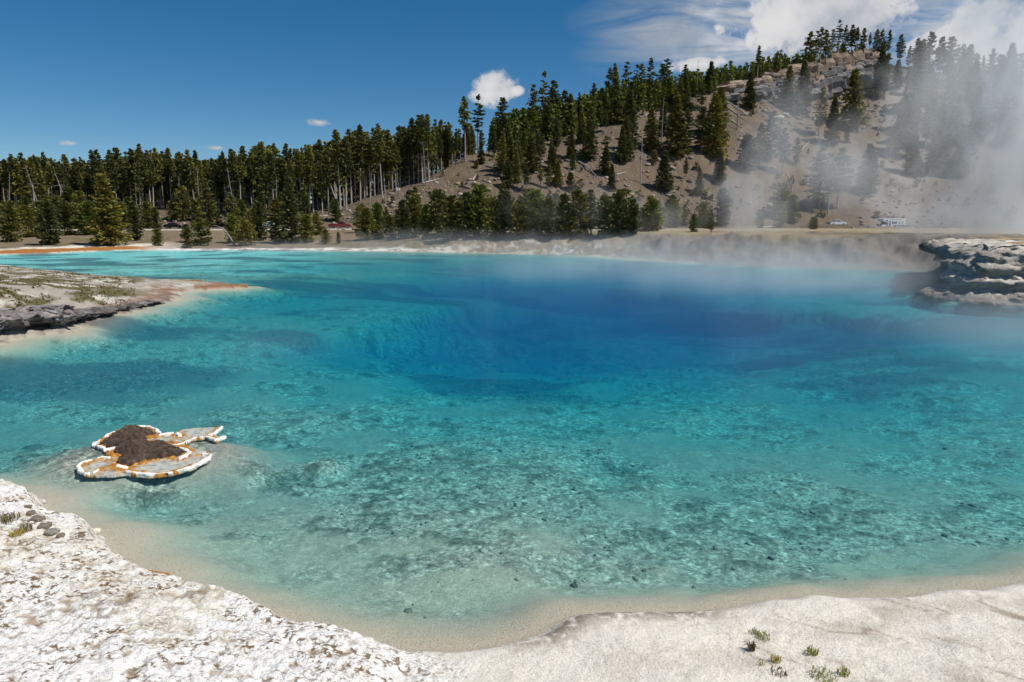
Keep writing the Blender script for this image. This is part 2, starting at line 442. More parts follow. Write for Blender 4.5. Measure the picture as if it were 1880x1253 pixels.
big = fbm(GX * .16, GY * .22, o=4, s=107)
mixc(bed * sstep(R, 17, 26) * sstep(big, .0, .35) * .75, (.10, .11, .12))
# bed relief
GZ = GZ + np.where(bed > 0, mixb * (1 - .6 * sandy) * ((.5 - np.clip(mott2, 0, 1)) * .03 + mott * .04), 0)
GZ = np.where((bed > 0), np.minimum(GZ, -.012), GZ)
wallm = sstep(SD, .5, 4) * sstep(SD, 16, 11) * sstep(PX, 560, 760) * (GY > 45) * (GY < 160)
GZ = GZ + wallm * (.30 * fbm(GX * .5, GY * .35, o=4, s=121) + .10 * n1)
# --- far terraces and banks
far_m = land_m & (GY >= 17)
pen = (far_m & (GY < 70) & (PX < 480)).astype(float)
mixc(pen, (.42, .37, .31))
gm = fbm(GX * .9, GY * .5, o=2, s=111); nL = fbm(GX * .8, GY * .8, o=2, s=112); nM = fbm(GX * 1.5, GY * 1.0, o=2, s=113)
mixc(pen * sstep(gm + .8 * nL, -.55, -.05) * sstep(SD, .8, 1.8) * sstep(PX, 330, 220), (.135, .115, .045))
mixc(pen * sstep(nM + .5 * gm, .22, .42) * sstep(SD, .5, 1.5), (.62, .58, .50))
mixc(pen * sstep(PX, 150, 250) * sstep(nL + .45, 0, .35) * sstep(SD, 2.6, .3) * .9, (.24, .095, .025))
mixc(pen * sstep(SD, 1.6, .4) * sstep(PY, 530, 560) * sstep(nL, -.5, .1), (.20, .18, .165))
fw = (far_m & (GY < 178)).astype(float) * (1 - pen)
mixc(fw, (.20, .15, .10))
mixc(fw * sstep(n3 + .5 * nL, -.1, .3), (.15, .12, .065))
mixc(fw * sstep(PX, 900, 1200), (.30, .24, .15))
mixc(fw * sstep(SD + 1.5 * n3, 5.5, 2.0) * sstep(nL + .35, -.1, .4) * sstep(PX, 1050, 650), (.72, .70, .64))
mixc(fw * sstep(PX, 380, 220) * sstep(SD + 3 * n3, 20, 14), (.72, .67, .58))
mixc(fw * sstep(PX, 320, 235) * sstep(SD + 2 * n3, 13, 10.5), (.36, .15, .035))
mixc(fw * sstep(PX, 1000, 1250) * sstep(SD, 14, 9), (.17, .155, .135))
mixc(fw * sstep(PX, 700, 1000) * sstep(SD, 8, 3) * sstep(nL + n3, -.1, .25) * .8, (.20, .18, .16))
mixc(fw * sstep(PX, 700, 900) * sstep(PX, 1250, 1100) * sstep(SD, 8, 3) * sstep(nM + .5 * nL, .20, .5) * .7, (.60, .57, .51))
mixc(fw * sstep(PX, 1650, 1750) * sstep(n3, -.1, .2) * .7, (.40, .27, .11))
# --- hill: grey-brown scree, tawny grass, pale rubble
hm = (far_m & (GY >= 176)).astype(float) * sstep(GY, 174, 182)
mixc(hm, (.165, .120, .084))
mixc(hm * sstep(n5 + .4 * n3, -.05, .25) * .8, (.128, .098, .076))
mixc(hm * sstep(n3 + .5 * n1, .12, .4) * .7, (.185, .135, .07))
mixc(hm * sstep(n1 + .3 * n2, .25, .5) * .6, (.235, .205, .172))
talus = sstep(PX, 1560, 1620) * sstep(PX, 1740, 1650) * sstep(n5 + .4 * n3 + .25, 0, .3)
mixc(hm * talus * .8, (.27, .245, .215))
mixc(hm * sstep(PX, 640, 600) * .9, (.17, .125, .085))
mixc((far_m & (R > 420)).astype(float), (.06, .07, .03))

gme = np_mesh('ground', np.stack([GX, GY, GZ], -1), grid_faces(len(rows), len(ang), True)[:, ::-1])
col_attr(gme, 'Col', rgb)
wet = np.clip(bed + sstep(SD, .14, .0) * .8, 0, 1)
col_attr(gme, 'Wet', np.stack([bed * mixb * (1 - .7 * sandy), near_m * leftb, np.maximum(hm, pen * .6)], -1))

def mat_new(name):
    m = bpy.data.materials.new(name); m.use_nodes = True
    return m, NT(m.node_tree)
mg, t = mat_new('ground')
colr = t.n('ShaderNodeAttribute', attribute_name='Col').outputs['Color']
wv = t.n('ShaderNodeSeparateColor', i_0=t.n('ShaderNodeAttribute', attribute_name='Wet').outputs['Color'])
pos = t.n('ShaderNodeNewGeometry').outputs['Position']
fa = t.noise(pos, 38, 5, .65); fb = t.noise(pos, 2.3, 6, .65)
spk = t.ramp(fa, [(.32, .62), (.45, .98), (.70, 1.12)])
c2 = t.mix(1.0, colr, spk, 'MULTIPLY')
vor = t.n('ShaderNodeTexVoronoi', feature='F1', i_Vector=t.vmath('ADD', pos, t.vmath('MULTIPLY', t.n('ShaderNodeTexNoise', i_Scale=14.0, i_Detail=3.0, i_Vector=pos).outputs['Color'], (.12, .12, .12))), i_Scale=17.0)
pit = t.math('MULTIPLY', t.smooth(vor.outputs['Distance'], .42, .72), t.smooth(t.noise(pos, 5.5, 5, .75), .44, .56))
pit = t.math('MULTIPLY', pit, t.math('ADD', .25, t.smooth(t.noise(pos, 1.1, 3, .6), .38, .58)))
c2 = t.mix(t.math('MULTIPLY', t.math('MULTIPLY', pit, wv.outputs[1]), .95), c2, (.20, .13, .07, 1))
grain = t.n('ShaderNodeTexVoronoi', feature='F1', i_Vector=pos, i_Scale=22.0)
gcol = t.ramp(t.n('ShaderNodeSeparateColor', i_0=grain.outputs['Color']).outputs[0], [(.0, .45), (.5, .95), (.8, 1.2), (1.0, 2.0)])
clod = t.ramp(t.noise(pos, 7.0, 5, .72, .4), [(.30, .28), (.44, .75), (.55, 1.1), (.70, 1.75)])
c2 = t.mix(wv.outputs[0], c2, t.mix(1.0, c2, clod, 'MULTIPLY'))
c2 = t.mix(t.math('MULTIPLY', wv.outputs[0], .65), c2, t.mix(1.0, c2, gcol, 'MULTIPLY'))
hl = t.ramp(fb, [(.32, .68), (.52, 1.0), (.7, 1.25)])
c3 = t.mix(wv.outputs[2], c2, t.mix(1.0, c2, hl, 'MULTIPLY'))
bmp = t.n('ShaderNodeBump', i_Strength=.8, i_Distance=.03, i_Height=t.math('SUBTRACT', fa, t.math('MULTIPLY', t.math('MULTIPLY', vor.outputs['Distance'], wv.outputs[1]), .9)))
bm2 = t.n('ShaderNodeBump', i_Strength=t.math('MULTIPLY', wv.outputs[2], .9), i_Distance=.6, i_Height=fb, i_Normal=bmp.outputs[0])
bs = t.n('ShaderNodeBsdfPrincipled', i_Base_Color=c3, i_Roughness=.9, i_Normal=bm2.outputs[0])
bs.inputs['Specular IOR Level'].default_value = .2
t.n('ShaderNodeOutputMaterial', i_Surface=bs.outputs[0])
ground = struct(obj('ground', gme, mg))

# ------------------------------------------------------------------ water
def offset_poly(poly, d):
    out = []
    n = len(poly)
    for i in range(n):
        a = poly[i - 1]; b = poly[(i + 1) % n]
        tdir = b - a; tdir = tdir / (np.linalg.norm(tdir) + 1e-9)
        out.append(poly[i] + d * np.array([tdir[1], -tdir[0]]))
    return np.array(out)
area = .5 * np.sum(SHORE[:, 0] * np.roll(SHORE[:, 1], -1) - np.roll(SHORE[:, 0], -1) * SHORE[:, 1])
bmw = bmesh.new()
# the body of water fills a basin-wide block whose sides are buried in the banks
WX0, WX1, WY0, WY1 = -150, 95, 3.2, 150
vt = [bmw.verts.new(p) for p in ((WX0, WY0, 0), (WX1, WY0, 0), (WX1, WY1, 0), (WX0, WY1, 0))]
vb = [bmw.verts.new((v.co.x, v.co.y, -9.5)) for v in vt]
bmw.faces.new(vt)
bmw.faces.new(vb[::-1])
for i in range(4):
    j = (i + 1) % 4
    bmw.faces.new((vt[i], vb[i], vb[j], vt[j]))
bmesh.ops.recalc_face_normals(bmw, faces=bmw.faces)
wme = bpy.data.meshes.new('water'); bmw.to_mesh(wme); bmw.free()
mw, t = mat_new('water')
pos = t.n('ShaderNodeNewGeometry').outputs['Position']
ripv = t.n('ShaderNodeMapping', i_Vector=pos, i_Rotation=(0, 0, .5), i_Scale=(1.0, 1.7, 1.0)).outputs[0]
ra = t.noise(ripv, 5.5, 3, .55, .6); rb = t.noise(ripv, 1.3, 3, .5, .3)
hgt = t.math('ADD', t.math('MULTIPLY', ra, .35), rb)
bmpw = t.n('ShaderNodeBump', i_Strength=.55, i_Distance=.05, i_Height=hgt).outputs[0]
fr = t.n('ShaderNodeFresnel', i_IOR=1.33, i_Normal=bmpw).outputs[0]
gl = t.n('ShaderNodeBsdfGlossy', i_Color=(1, 1, 1, 1), i_Roughness=.06, i_Normal=bmpw)
tr = t.n('ShaderNodeBsdfTransparent', i_Color=(1, 1, 1, 1))
mxs = t.n('ShaderNodeMixShader', i_0=t.math('MULTIPLY', fr, .27), i_1=tr.outputs[0], i_2=gl.outputs[0])
SC = (.002, .019, .034); AB = (.48, .078, .034)
va = t.n('ShaderNodeVolumeAbsorption', i_Color=tuple(1 - a / 1.0 for a in AB) + (1,), i_Density=1.0)
vs = t.n('ShaderNodeVolumeScatter', i_Color=tuple(s / .1 for s in SC) + (1,), i_Density=.1, i_Anisotropy=.0)
vad = t.n('ShaderNodeAddShader', i_0=va.outputs[0], i_1=vs.outputs[0])
t.n('ShaderNodeOutputMaterial', i_Surface=mxs.outputs[0], i_Volume=vad.outputs[0])
water = struct(obj('water', wme, mw))

# ------------------------------------------------------------------ conifers
LR = np.log(rows); ANG = np.radians(ang); GZ2 = GZ.reshape(len(rows), len(ang))
def gz(x, y):
    """height of the finished ground sheet"""
    xa = np.atleast_1d(np.asarray(x, float)); ya = np.atleast_1d(np.asarray(y, float))
    fi = np.interp(np.log(np.hypot(xa, ya) + 1e-9), LR, np.arange(len(rows))); fj = np.interp(np.arctan2(xa, ya), ANG, np.arange(len(ang)))
    i = np.minimum(fi.astype(int), len(rows) - 2); j = np.minimum(fj.astype(int), len(ang) - 2); u = fi - i; v = fj - j
    z = (GZ2[i, j] * (1 - u) + GZ2[i + 1, j] * u) * (1 - v) + (GZ2[i, j + 1] * (1 - u) + GZ2[i + 1, j + 1] * u) * v
    return float(z[0]) if np.ndim(x) == 0 else z
def hit(px, py, y0=60.0, y1=400.0):
    """first point of the ground on the line of sight through a point of the photograph"""
    ys = np.linspace(y0, y1, 700); a, b, c = ray(px, py)
    k = ys / b; xs = a * k; zs = CAM_H + c * k
    up = gz(xs, ys) >= zs
    if not up.any(): return None
    i = int(np.argmax(up))
    return float(xs[i]), float(ys[i]), float(gz(float(xs[i]), float(ys[i])))

class Geo:
    def __init__(self): self.v = []; self.f = []; self.c = []; self.n = 0
    def add(self, V, F, C):
        V = np.asarray(V, float); F = np.asarray(F, int)
        self.v.append(V); self.f.append(F + self.n); self.n += len(V)
        C = np.asarray(C, float)
        self.c.append(np.broadcast_to(C, (len(V), 3)) if C.ndim < 2 else C)
    def arrays(self): return np.concatenate(self.v), np.concatenate(self.f), np.concatenate(self.c)
    def mesh(self, name, mat, smooth=False):
        V, F, C = self.arrays(); me = np_mesh(name, V, F, smooth); col_attr(me, 'Col', C); me.materials.append(mat); return me
def limb(g, pts, rads, col, n=6):
    """tapered round limb along a polyline"""
    pts = np.asarray(pts, float); m = len(pts); V = []
    for i in range(m):
        d = pts[min(i + 1, m - 1)] - pts[max(i - 1, 0)]; d = d / (np.linalg.norm(d) + 1e-9)
        u = np.cross(d, (0.31, .95, .05)); u /= np.linalg.norm(u) + 1e-9; v = np.cross(d, u)
        for k in range(n):
            a = 2 * math.pi * k / n
            V.append(pts[i] + rads[i] * (math.cos(a) * u + math.sin(a) * v))
    F = []
    for i in range(m - 1):
        for k in range(n):
            F.append((i * n + k, i * n + (k + 1) % n, (i + 1) * n + (k + 1) % n, (i + 1) * n + k))
    g.add(V, F, col)

def foliage_mat(name, tint):
    m, t = mat_new(name)
    c = t.n('ShaderNodeAttribute', attribute_name='Col').outputs['Color']
    rnd = t.n('ShaderNodeObjectInfo').outputs['Random']
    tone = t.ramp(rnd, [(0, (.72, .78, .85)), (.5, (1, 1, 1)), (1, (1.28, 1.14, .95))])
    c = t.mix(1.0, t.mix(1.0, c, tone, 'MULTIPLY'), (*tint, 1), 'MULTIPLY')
    d = t.n('ShaderNodeBsdfPrincipled', i_Base_Color=c, i_Roughness=.65); d.inputs['Specular IOR Level'].default_value = .25
    tl = t.n('ShaderNodeBsdfTranslucent', i_Color=c)
    t.n('ShaderNodeOutputMaterial', i_Surface=t.n('ShaderNodeMixShader', i_0=.22, i_1=d.outputs[0], i_2=tl.outputs[0]).outputs[0])
    return m
def bark_mat(name, sc=9.0):
    m, t = mat_new(name)
    c = t.n('ShaderNodeAttribute', attribute_name='Col').outputs['Color']
    p = t.n('ShaderNodeTexCoord').outputs['Object']
    n = t.noise(t.n('ShaderNodeMapping', i_Vector=p, i_Scale=(3, 3, .6)).outputs[0], sc, 4, .6)
    c = t.mix(1.0, c, t.ramp(n, [(.3, .6), (.7, 1.25)]), 'MULTIPLY')
    b = t.n('ShaderNodeBump', i_Strength=.5, i_Distance=.03, i_Height=n)
    d = t.n('ShaderNodeBsdfPrincipled', i_Base_Color=c, i_Roughness=.9, i_Normal=b.outputs[0]); d.inputs['Specular IOR Level'].default_value = .2
    t.n('ShaderNodeOutputMaterial', i_Surface=d.outputs[0])
    return m
M_NEEDLE = foliage_mat('pine needles', (1, 1, 1))
M_BARK = bark_mat('pine bark')
M_DEAD = bark_mat('weathered dead wood')

def conifer(seed, H, z0, rad, whorls, per, sprays, droop=.25, gap=0.0, size=.55, tone=(.060, .072, .020), lean=0.0, flat=1.0, stubs=8, shape='cone'):
    rg = np.random.default_rng(seed); tr = Geo(); cr = Geo()
    bend = rg.normal(0, .012 * H, 2) + np.array([lean * H, 0])
    def axis(z):
        q = (z / H); return np.array([bend[0] * q ** 1.4, bend[1] * q * q, z])
    r0 = .0085 * H + .05
    zs = np.linspace(-.4, H * .985, 9)
    grey = np.array((.40, .36, .31)) if z0 > .25 else np.array((.15, .12, .095))
    limb(tr, [axis(max(z, 0)) + np.array([0, 0, min(z, 0)]) for z in zs], [r0 * (1.15 - .98 * max(z, 0) / H) for z in zs], grey * rg.uniform(.85, 1.15), 7)
    for i in range(stubs):                                     # dead stubs on the bare part
        z = H * (z0 * rg.uniform(.25, 1.0)); a = rg.uniform(0, 6.28); l = rg.uniform(.25, .8) * rad
        p = axis(z); e = p + np.array([math.cos(a) * l, math.sin(a) * l, rg.uniform(-.25, .1) * l])
        limb(tr, [p, e], [.028, .008], grey * .8, 3)
    B = []
    for w_ in range(whorls):
        for b in range(per):
            if rg.random() < gap: continue
            q = (w_ + rg.uniform(0, 1)) / whorls
            if shape == 'cone': prof = (1 - q) ** .8 * min(1, .5 + q * 5) * rg.uniform(.75, 1.1)
            elif shape == 'round': prof = math.sqrt(max(0, 1 - q ** 2.2)) * min(1, .6 + q * 2) * rg.uniform(.8, 1.1)
            else: prof = (1 - q ** 2.2) * min(1, .35 + q * 2.2) * rg.uniform(.55, 1.2)
            a = rg.uniform(0, 6.28); L = rad * (prof + .07)
            p = axis(H * (z0 + (1 - z0) * q))
            d = np.array([math.cos(a), math.sin(a), -droop * rg.uniform(.2, 1.5) + .6 * q]); d /= np.linalg.norm(d)
            if L > .9: limb(cr, [p, p + d * L * .85], [.03, .008], (.07, .055, .04), 3)
            for s_ in range(max(2, int(round(sprays * (.45 + L / rad * .8))))): B.append((*p, *d, L, a))
    B = np.array(B); n = len(B); P = B[:, :3]; Dv = B[:, 3:6]; L = B[:, 6:7]; a = B[:, 7]
    f = rg.uniform(.12, 1.0, (n, 1)); side = np.stack([-np.sin(a), np.cos(a), 0 * a], -1); up = np.cross(side, Dv)
    c = P + Dv * L * f + rg.normal(0, .16 * size, (n, 3)) + side * rg.normal(0, .40, (n, 1)) * size * (1.15 - f * .5)
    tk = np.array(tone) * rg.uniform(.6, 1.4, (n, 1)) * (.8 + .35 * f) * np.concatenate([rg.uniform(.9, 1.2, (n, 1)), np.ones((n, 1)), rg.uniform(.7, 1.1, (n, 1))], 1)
    for o in range(2):
        r_ = rg.uniform(-.9, .9, (n, 1)) + o * 1.45; sz = size * rg.uniform(.6, 1.3, (n, 1))
        sv = side * np.cos(r_) + up * np.sin(r_); dv = Dv + rg.normal(0, .30, (n, 3)); dv /= np.linalg.norm(dv, axis=1, keepdims=True)
        j = rg.uniform(.7, 1.3, (4, n, 1))
        V = np.stack([c - dv * sz * .5 * j[0] - sv * sz * .18, c - sv * sz * .38 * j[1] * flat + dv * sz * .12, c + dv * sz * .62 * j[2], c + sv * sz * .38 * j[3] * flat + dv * sz * .05], 1).reshape(-1, 3)
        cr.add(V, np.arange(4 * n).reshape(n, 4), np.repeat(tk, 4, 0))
    return tr, cr
def snag(seed, H, nb, rad, lean=0.0):
    rg = np.random.default_rng(seed); g = Geo()
    zs = np.linspace(-.4, H, 9); b = rg.normal(0, .02 * H, 2)
    ax = lambda z: np.array([(b[0] + lean * H) * (z / H) ** 1.3, b[1] * (z / H) ** 2, z])
    c = np.array((.36, .335, .30)) * rg.uniform(.8, 1.1)
    limb(g, [ax(max(z, 0)) + np.array([0, 0, min(z, 0)]) for z in zs], [(.011 * H + .05) * (1.1 - .95 * max(z, 0) / H) for z in zs], c, 7)
    for i in range(nb):
        z = H * rg.uniform(.25, .95); a = rg.uniform(0, 6.28); l = rad * rg.uniform(.4, 1.1) * (1.1 - z / H * .6)
        p = ax(z); m_ = p + np.array([math.cos(a), math.sin(a), rg.uniform(-.1, .35)]) * l * .6
        e = m_ + np.array([math.cos(a + .4), math.sin(a + .4), rg.uniform(-.5, .5)]) * l * .5
        limb(g, [p, m_, e], [.05, .03, .008], c * .95, 4)
    return g
KIND = {}
def reg(kind, g_list):
    out = []
    for i, (tr, cr) in enumerate(g_list):
        H = tr.arrays()[0][:, 2].max()
        out.append((tr.mesh('trunk', M_BARK, True), cr.mesh('crown', M_NEEDLE), H))
    KIND[kind] = out
DK = (.098, .112, .034); OL = (.150, .158, .040); YG = (.140, .178, .033)
reg('A', [conifer(100 + i, 18, z, r, 18, 8, 6, .25, .22, .60, tn, stubs=10, shape='spike') for i, (z, r, tn) in enumerate([(.50, 1.7, OL), (.42, 1.9, DK), (.58, 1.5, OL), (.36, 2.0, OL), (.47, 1.6, DK)])])
reg('B', [conifer(120 + i, 15, .03, r, 34, 10, 7, .35, .10, .58, tn, stubs=0) for i, (r, tn) in enumerate([(3.1, DK), (2.6, DK), (3.5, OL)])])
reg('C', [conifer(140 + i, 8, .02, r, 20, 11, 7, .05, .16, .46, tn, stubs=0, shape='round') for i, (r, tn) in enumerate([(2.7, OL), (2.3, YG), (3.0, OL), (2.0, DK)])])
reg('E', [conifer(160 + i, 16, z, r, 22, 9, 7, .20, .30, .58, tn, stubs=8, shape='spike') for i, (z, r, tn) in enumerate([(.16, 2.7, DK), (.22, 2.4, OL), (.12, 2.9, DK), (.28, 2.3, DK)])])
reg('S', [conifer(180 + i, 16, z, r, 13, 6, 7, .15, .40, .58, DK, stubs=10, shape='spike') for i, (z, r) in enumerate([(.38, 1.7), (.45, 1.5), (.3, 1.9)])])
SNAG = [snag(190 + i, 14, nb, r).mesh('trunk', M_DEAD, True) for i, (nb, r) in enumerate([(14, 2.2), (9, 1.2), (20, 2.6)])]
_used = {}
TREES = []
def tree(kind, x, y, H, name, label, group=None, rot=None, lean=(0, 0), wide=1.0):
    z = gz(x, y) - .12
    k = _used.get(kind, 0); _used[kind] = k + 1
    e = bpy.data.objects.new(name, None); COL.objects.link(e); e.empty_display_size = .5
    e.location = (x, y, z); e.rotation_euler = (lean[0], lean[1], random.uniform(0, 6.28) if rot is None else rot)
    if kind == 'D':
        me = SNAG[k % len(SNAG)]; s = H / 14.0; obj('trunk', me, None, e)
    else:
        vs_ = KIND[kind]; tm, cm, hh = vs_[k % len(vs_)]; s = H / hh
        obj('trunk', tm, None, e); obj('crown', cm, None, e)
    e.scale = (s * wide, s * wide, s)
    tag(e, label, 'tree', group); TREES.append(e)
    return e
NTH = ['', 'first', 'second', 'third', 'fourth', 'fifth', 'sixth', 'seventh', 'eighth', 'ninth', 'tenth', 'eleventh', 'twelfth', 'thirteenth', 'fourteenth', 'fifteenth', 'sixteenth', 'seventeenth', 'eighteenth', 'nineteenth', 'twentieth',
       'twenty-first', 'twenty-second', 'twenty-third', 'twenty-fourth', 'twenty-fifth', 'twenty-sixth', 'twenty-seventh', 'twenty-eighth', 'twenty-ninth', 'thirtieth', 'thirty-first', 'thirty-second', 'thirty-third', 'thirty-fourth', 'thirty-fifth', 'thirty-sixth']
KN = {'A': ('lodgepole_pine', 'tall bare-trunked pine'), 'B': ('fir_tree', 'dense dark conical fir'), 'C': ('young_pine', 'bushy young pine'), 'E': ('ragged_pine', 'ragged dark pine'), 'S': ('thin_pine', 'thin sparse pine'), 'D': ('dead_tree', 'bare grey dead tree')}
def plant(rows_, where, group, ylo=150.0, yhi=400.0, behind=0.0):
    """rows: column and row of the foot, row of the tip, kind; counted from the left for their labels"""
    cnt = {}
    for r_ in sorted(rows_):
        px, pb, pt, kind = r_[:4]; lean = r_[4] if len(r_) > 4 else 0.0
        h = hit(px, pb, ylo, yhi)
        if h is None:
            f, c, zc, _ = hill_par(np.array([(px - 940) / FPX * 300]), np.array([300.0])); yy = float(c[0]) + behind
            a, b, _c = ray(px, pb); h = (a * yy / b, yy, 0)
        x, y, _z = h
        z = gz(x, y); a, b, c_ = ray(px, pt); H = max(2.0, CAM_H + c_ * y / b - z)
        cnt[kind] = cnt.get(kind, 0) + 1
        nm, ds = KN[kind]
        tree(kind, x, y, H, nm, f'{ds} {where}, {NTH[min(cnt[kind], 36)]} such from left', group, lean=(0, lean), wide={'B': 1.35, 'E': 1.4, 'S': 1.35, 'A': 1.3, 'C': 1.1, 'D': 1.0}[kind] * random.uniform(.72, 1.12))
def c3(cx, cb, ct, k, *a): return (850 + .3032 * cx, 100 + .3032 * cb, 100 + .3032 * ct, k, *a)
def c4(cx, cb, ct, k, *a): return (1300 + .3432 * cx, 30 + .3432 * cb, 30 + .3432 * ct, k, *a)
ridge = [c3(15, 650, 262, 'A'), c3(92, 600, 252, 'S'), c3(238, 560, 265, 'E'), c3(385, 480, 232, 'S', -.17), c3(400, 420, 215, 'D'), c3(425, 425, 178, 'S'), c3(485, 470, 108, 'S'), c3(548, 420, 165, 'E'),
         c3(620, 480, 222, 'E'), c3(740, 300, 150, 'D'), c3(792, 430, 182, 'E'), c3(885, 330, 90, 'S'), c3(920, 330, 60, 'A'), c3(985, 340, 42, 'S'), c3(1046, 330, 65, 'S'), c3(1082, 320, 60, 'A'),
         c3(1130, 330, 28, 'S'), c3(1200, 320, 62, 'E'), c3(1232, 310, 26, 'S'), c3(1340, 250, 65, 'E'), c3(1415, 225, 32, 'D'), c3(700, 430, 235, 'A'), c3(840, 420, 240, 'E'), c3(660, 430, 255, 'E'),
         c3(330, 520, 330, 'E'), c3(520, 520, 300, 'E'), c3(960, 400, 200, 'E'), c3(1160, 330, 150, 'E')]
plant(ridge, 'along the ridge left of the cliff', 'pines along the ridge left of the cliff')
top = [c4(265, 300, 160, 'A'), c4(540, 185, 84, 'E'), c4(578, 195, 80, 'S'), c4(602, 195, 62, 'S'), c4(630, 200, 75, 'E'), c4(662, 200, 68, 'S'), c4(696, 198, 22, 'S'), c4(730, 196, 52, 'E'), c4(765, 195, 48, 'E'), c4(790, 198, 62, 'A'),
       c4(825, 200, 64, 'E'), c4(860, 195, 88, 'A'), c4(895, 230, 70, 'E'), c4(920, 250, 76, 'E'), c4(955, 270, 76, 'S'), c4(1020, 270, 100, 'E'), c4(1070, 280, 160, 'E'), c4(1104, 280, 120, 'E'), c4(1135, 290, 125, 'A'),
       c4(1182, 280, 90, 'E'), c4(1240, 270, 114, 'E'), c4(1290, 280, 114, 'E'), c4(1330, 280, 150, 'S'), c4(1358, 285, 152, 'E'), c4(1420, 380, 200, 'E'), c4(1462, 360, 210, 'A'), c4(1505, 360, 178, 'E'), c4(1545, 390, 205, 'E'), c4(1600, 400, 195, 'E'), c4(1650, 420, 205, 'E')]
plant(top, 'on the hilltop above the cliff', 'pines on the hilltop')
slope = [c3(565, 560, 390, 'B'), c3(465, 640, 470, 'E'), c3(548, 720, 560, 'B'), c3(668, 700, 600, 'C'), c3(655, 630, 540, 'C'), c3(768, 640, 400, 'B'), c3(470, 800, 650, 'E'), c3(577, 800, 648, 'B'), c3(650, 830, 720, 'C'), c3(725, 540, 420, 'E'),
         c3(900, 825, 668, 'B'), c3(985, 640, 390, 'B'), c3(1025, 600, 330, 'E'), c3(1140, 580, 330, 'B'), c3(1215, 830, 590, 'B'), c3(1157, 655, 580, 'C'), c3(1285, 620, 260, 'B'), c3(1345, 600, 245, 'E'), c3(1348, 760, 625, 'E'), c3(930, 420, 145, 'B'),
         c3(1430, 850, 690, 'B'), c3(1440, 600, 320, 'E'), c3(1522, 520, 245, 'B'), c3(1552, 780, 590, 'B'), c3(1075, 780, 450, 'D'), c3(245, 745, 560, 'E', .06), c3(300, 735, 540, 'E', .22), c3(1200, 560, 260, 'D'), c3(1300, 420, 230, 'E'), c3(480, 600, 500, 'C'),
         c3(110, 560, 460, 'E'), c3(190, 620, 480, 'E'), c3(370, 620, 470, 'C'), c3(80, 690, 640, 'C'), c3(420, 500, 400, 'E'), c3(860, 470, 330, 'E'), c3(1010, 420, 220, 'B')]
plant(slope, 'on the open slope left of the cliff', 'trees on the open slope left of the cliff')
slope2 = [c4(220, 500, 300, 'B'), c4(155, 610, 340, 'D'), c4(430, 480, 268, 'B'), c4(502, 520, 240, 'B'), c4(590, 640, 385, 'E'), c4(660, 690, 430, 'B'), c4(770, 605, 288, 'B'), c4(740, 680, 612, 'C'), c4(942, 440, 200, 'E'), c4(915, 400, 150, 'B'),
          c4(270, 830, 575, 'E'), c4(335, 780, 515, 'E'), c4(395, 850, 600, 'E'), c4(30, 760, 425, 'B'), c4(55, 880, 720, 'B'), c4(590, 1030, 705, 'E'), c4(640, 1060, 735, 'S'), c4(690, 1030, 710, 'E'), c4(560, 1150, 1075, 'C'), c4(850, 950, 690, 'B'),
          c4(470, 800, 650, 'E'), c4(1000, 720, 530, 'B'), c4(1060, 760, 480, 'E'), c4(1090, 850, 620, 'B'), c4(1300, 440, 260, 'B'), c4(1190, 560, 300, 'E'), c4(1330, 690, 470, 'B'), c4(1255, 850, 560, 'B'), c4(1430, 680, 430, 'B'), c4(1345, 860, 640, 'B'),
          c4(1390, 560, 330, 'E'), c4(1120, 480, 260, 'B'), c4(1060, 420, 270, 'E'), c4(1240, 700, 450, 'E'), c4(1185, 860, 650, 'E'), c4(1420, 460, 250, 'B'), c4(1500, 600, 380, 'E'), c4(1570, 620, 420, 'E'), c4(1640, 600, 400, 'E'), c4(1300, 600, 400, 'E'), c4(440, 1000, 780, 'D'), c4(380, 1080, 900, 'C'), c4(450, 1110, 960, 'C'), c4(200, 830, 640, 'C')]
plant(slope2, 'on the scree below the cliff', 'trees on the scree below the cliff')
shore = [(20, 445, 372, 'C'), (92, 450, 372, 'C'), (55, 436, 378, 'C'), (125, 432, 372, 'C'), (202, 451, 322, 'B'), (160, 428, 372, 'C'), (250, 442, 372, 'C'), (290, 452, 420, 'C'), (345, 455, 412, 'C'), (318, 405, 370, 'C'), (385, 448, 330, 'E'), (370, 452, 402, 'C'),
         (428, 447, 396, 'C'), (452, 452, 405, 'C'), (478, 442, 372, 'C'), (536, 447, 326, 'B'), (508, 446, 400, 'C'), (565, 446, 395, 'C'), (598, 449, 421, 'C'), (622, 448, 426, 'C'), (672, 442, 384, 'C'), (695, 440, 374, 'C'), (716, 440, 396, 'C'), (742, 440, 368, 'C'), (762, 438, 358, 'C'),
         (785, 440, 380, 'C'), (806, 438, 352, 'C'), (832, 440, 360, 'C'), (858, 438, 356, 'C'), (880, 436, 342, 'C'), (905, 438, 364, 'C'), (928, 436, 352, 'C'), (955, 437, 368, 'C'), (982, 436, 350, 'C'), (1008, 436, 366, 'C'), (1034, 436, 358, 'C'), (1060, 436, 352, 'C'), (1085, 434, 348, 'E'),
         (1110, 434, 360, 'C'), (1138, 433, 350, 'C'), (1162, 432, 366, 'C'), (1195, 430, 362, 'C'), (1235, 430, 368, 'C'), (1290, 430, 372, 'C'), (1430, 432, 372, 'C'), (1395, 430, 390, 'C'), (1495, 430, 398, 'C'), (40, 415, 372, 'C'), (225, 420, 372, 'C'), (275, 415, 374, 'C')]
plant([q for q in shore if q[0] < 640], 'in front of the forest wall', 'bushy pines in front of the forest', 60.0)
plant([q for q in shore if 640 <= q[0] < 1190], 'along the foot of the hill', 'bushy pines along the foot of the hill', 60.0)
plant([(q[0], 419, *q[2:]) for q in shore if q[0] >= 1190], 'beyond the crater wall', 'bushy pines beyond the crater wall', 165.0)

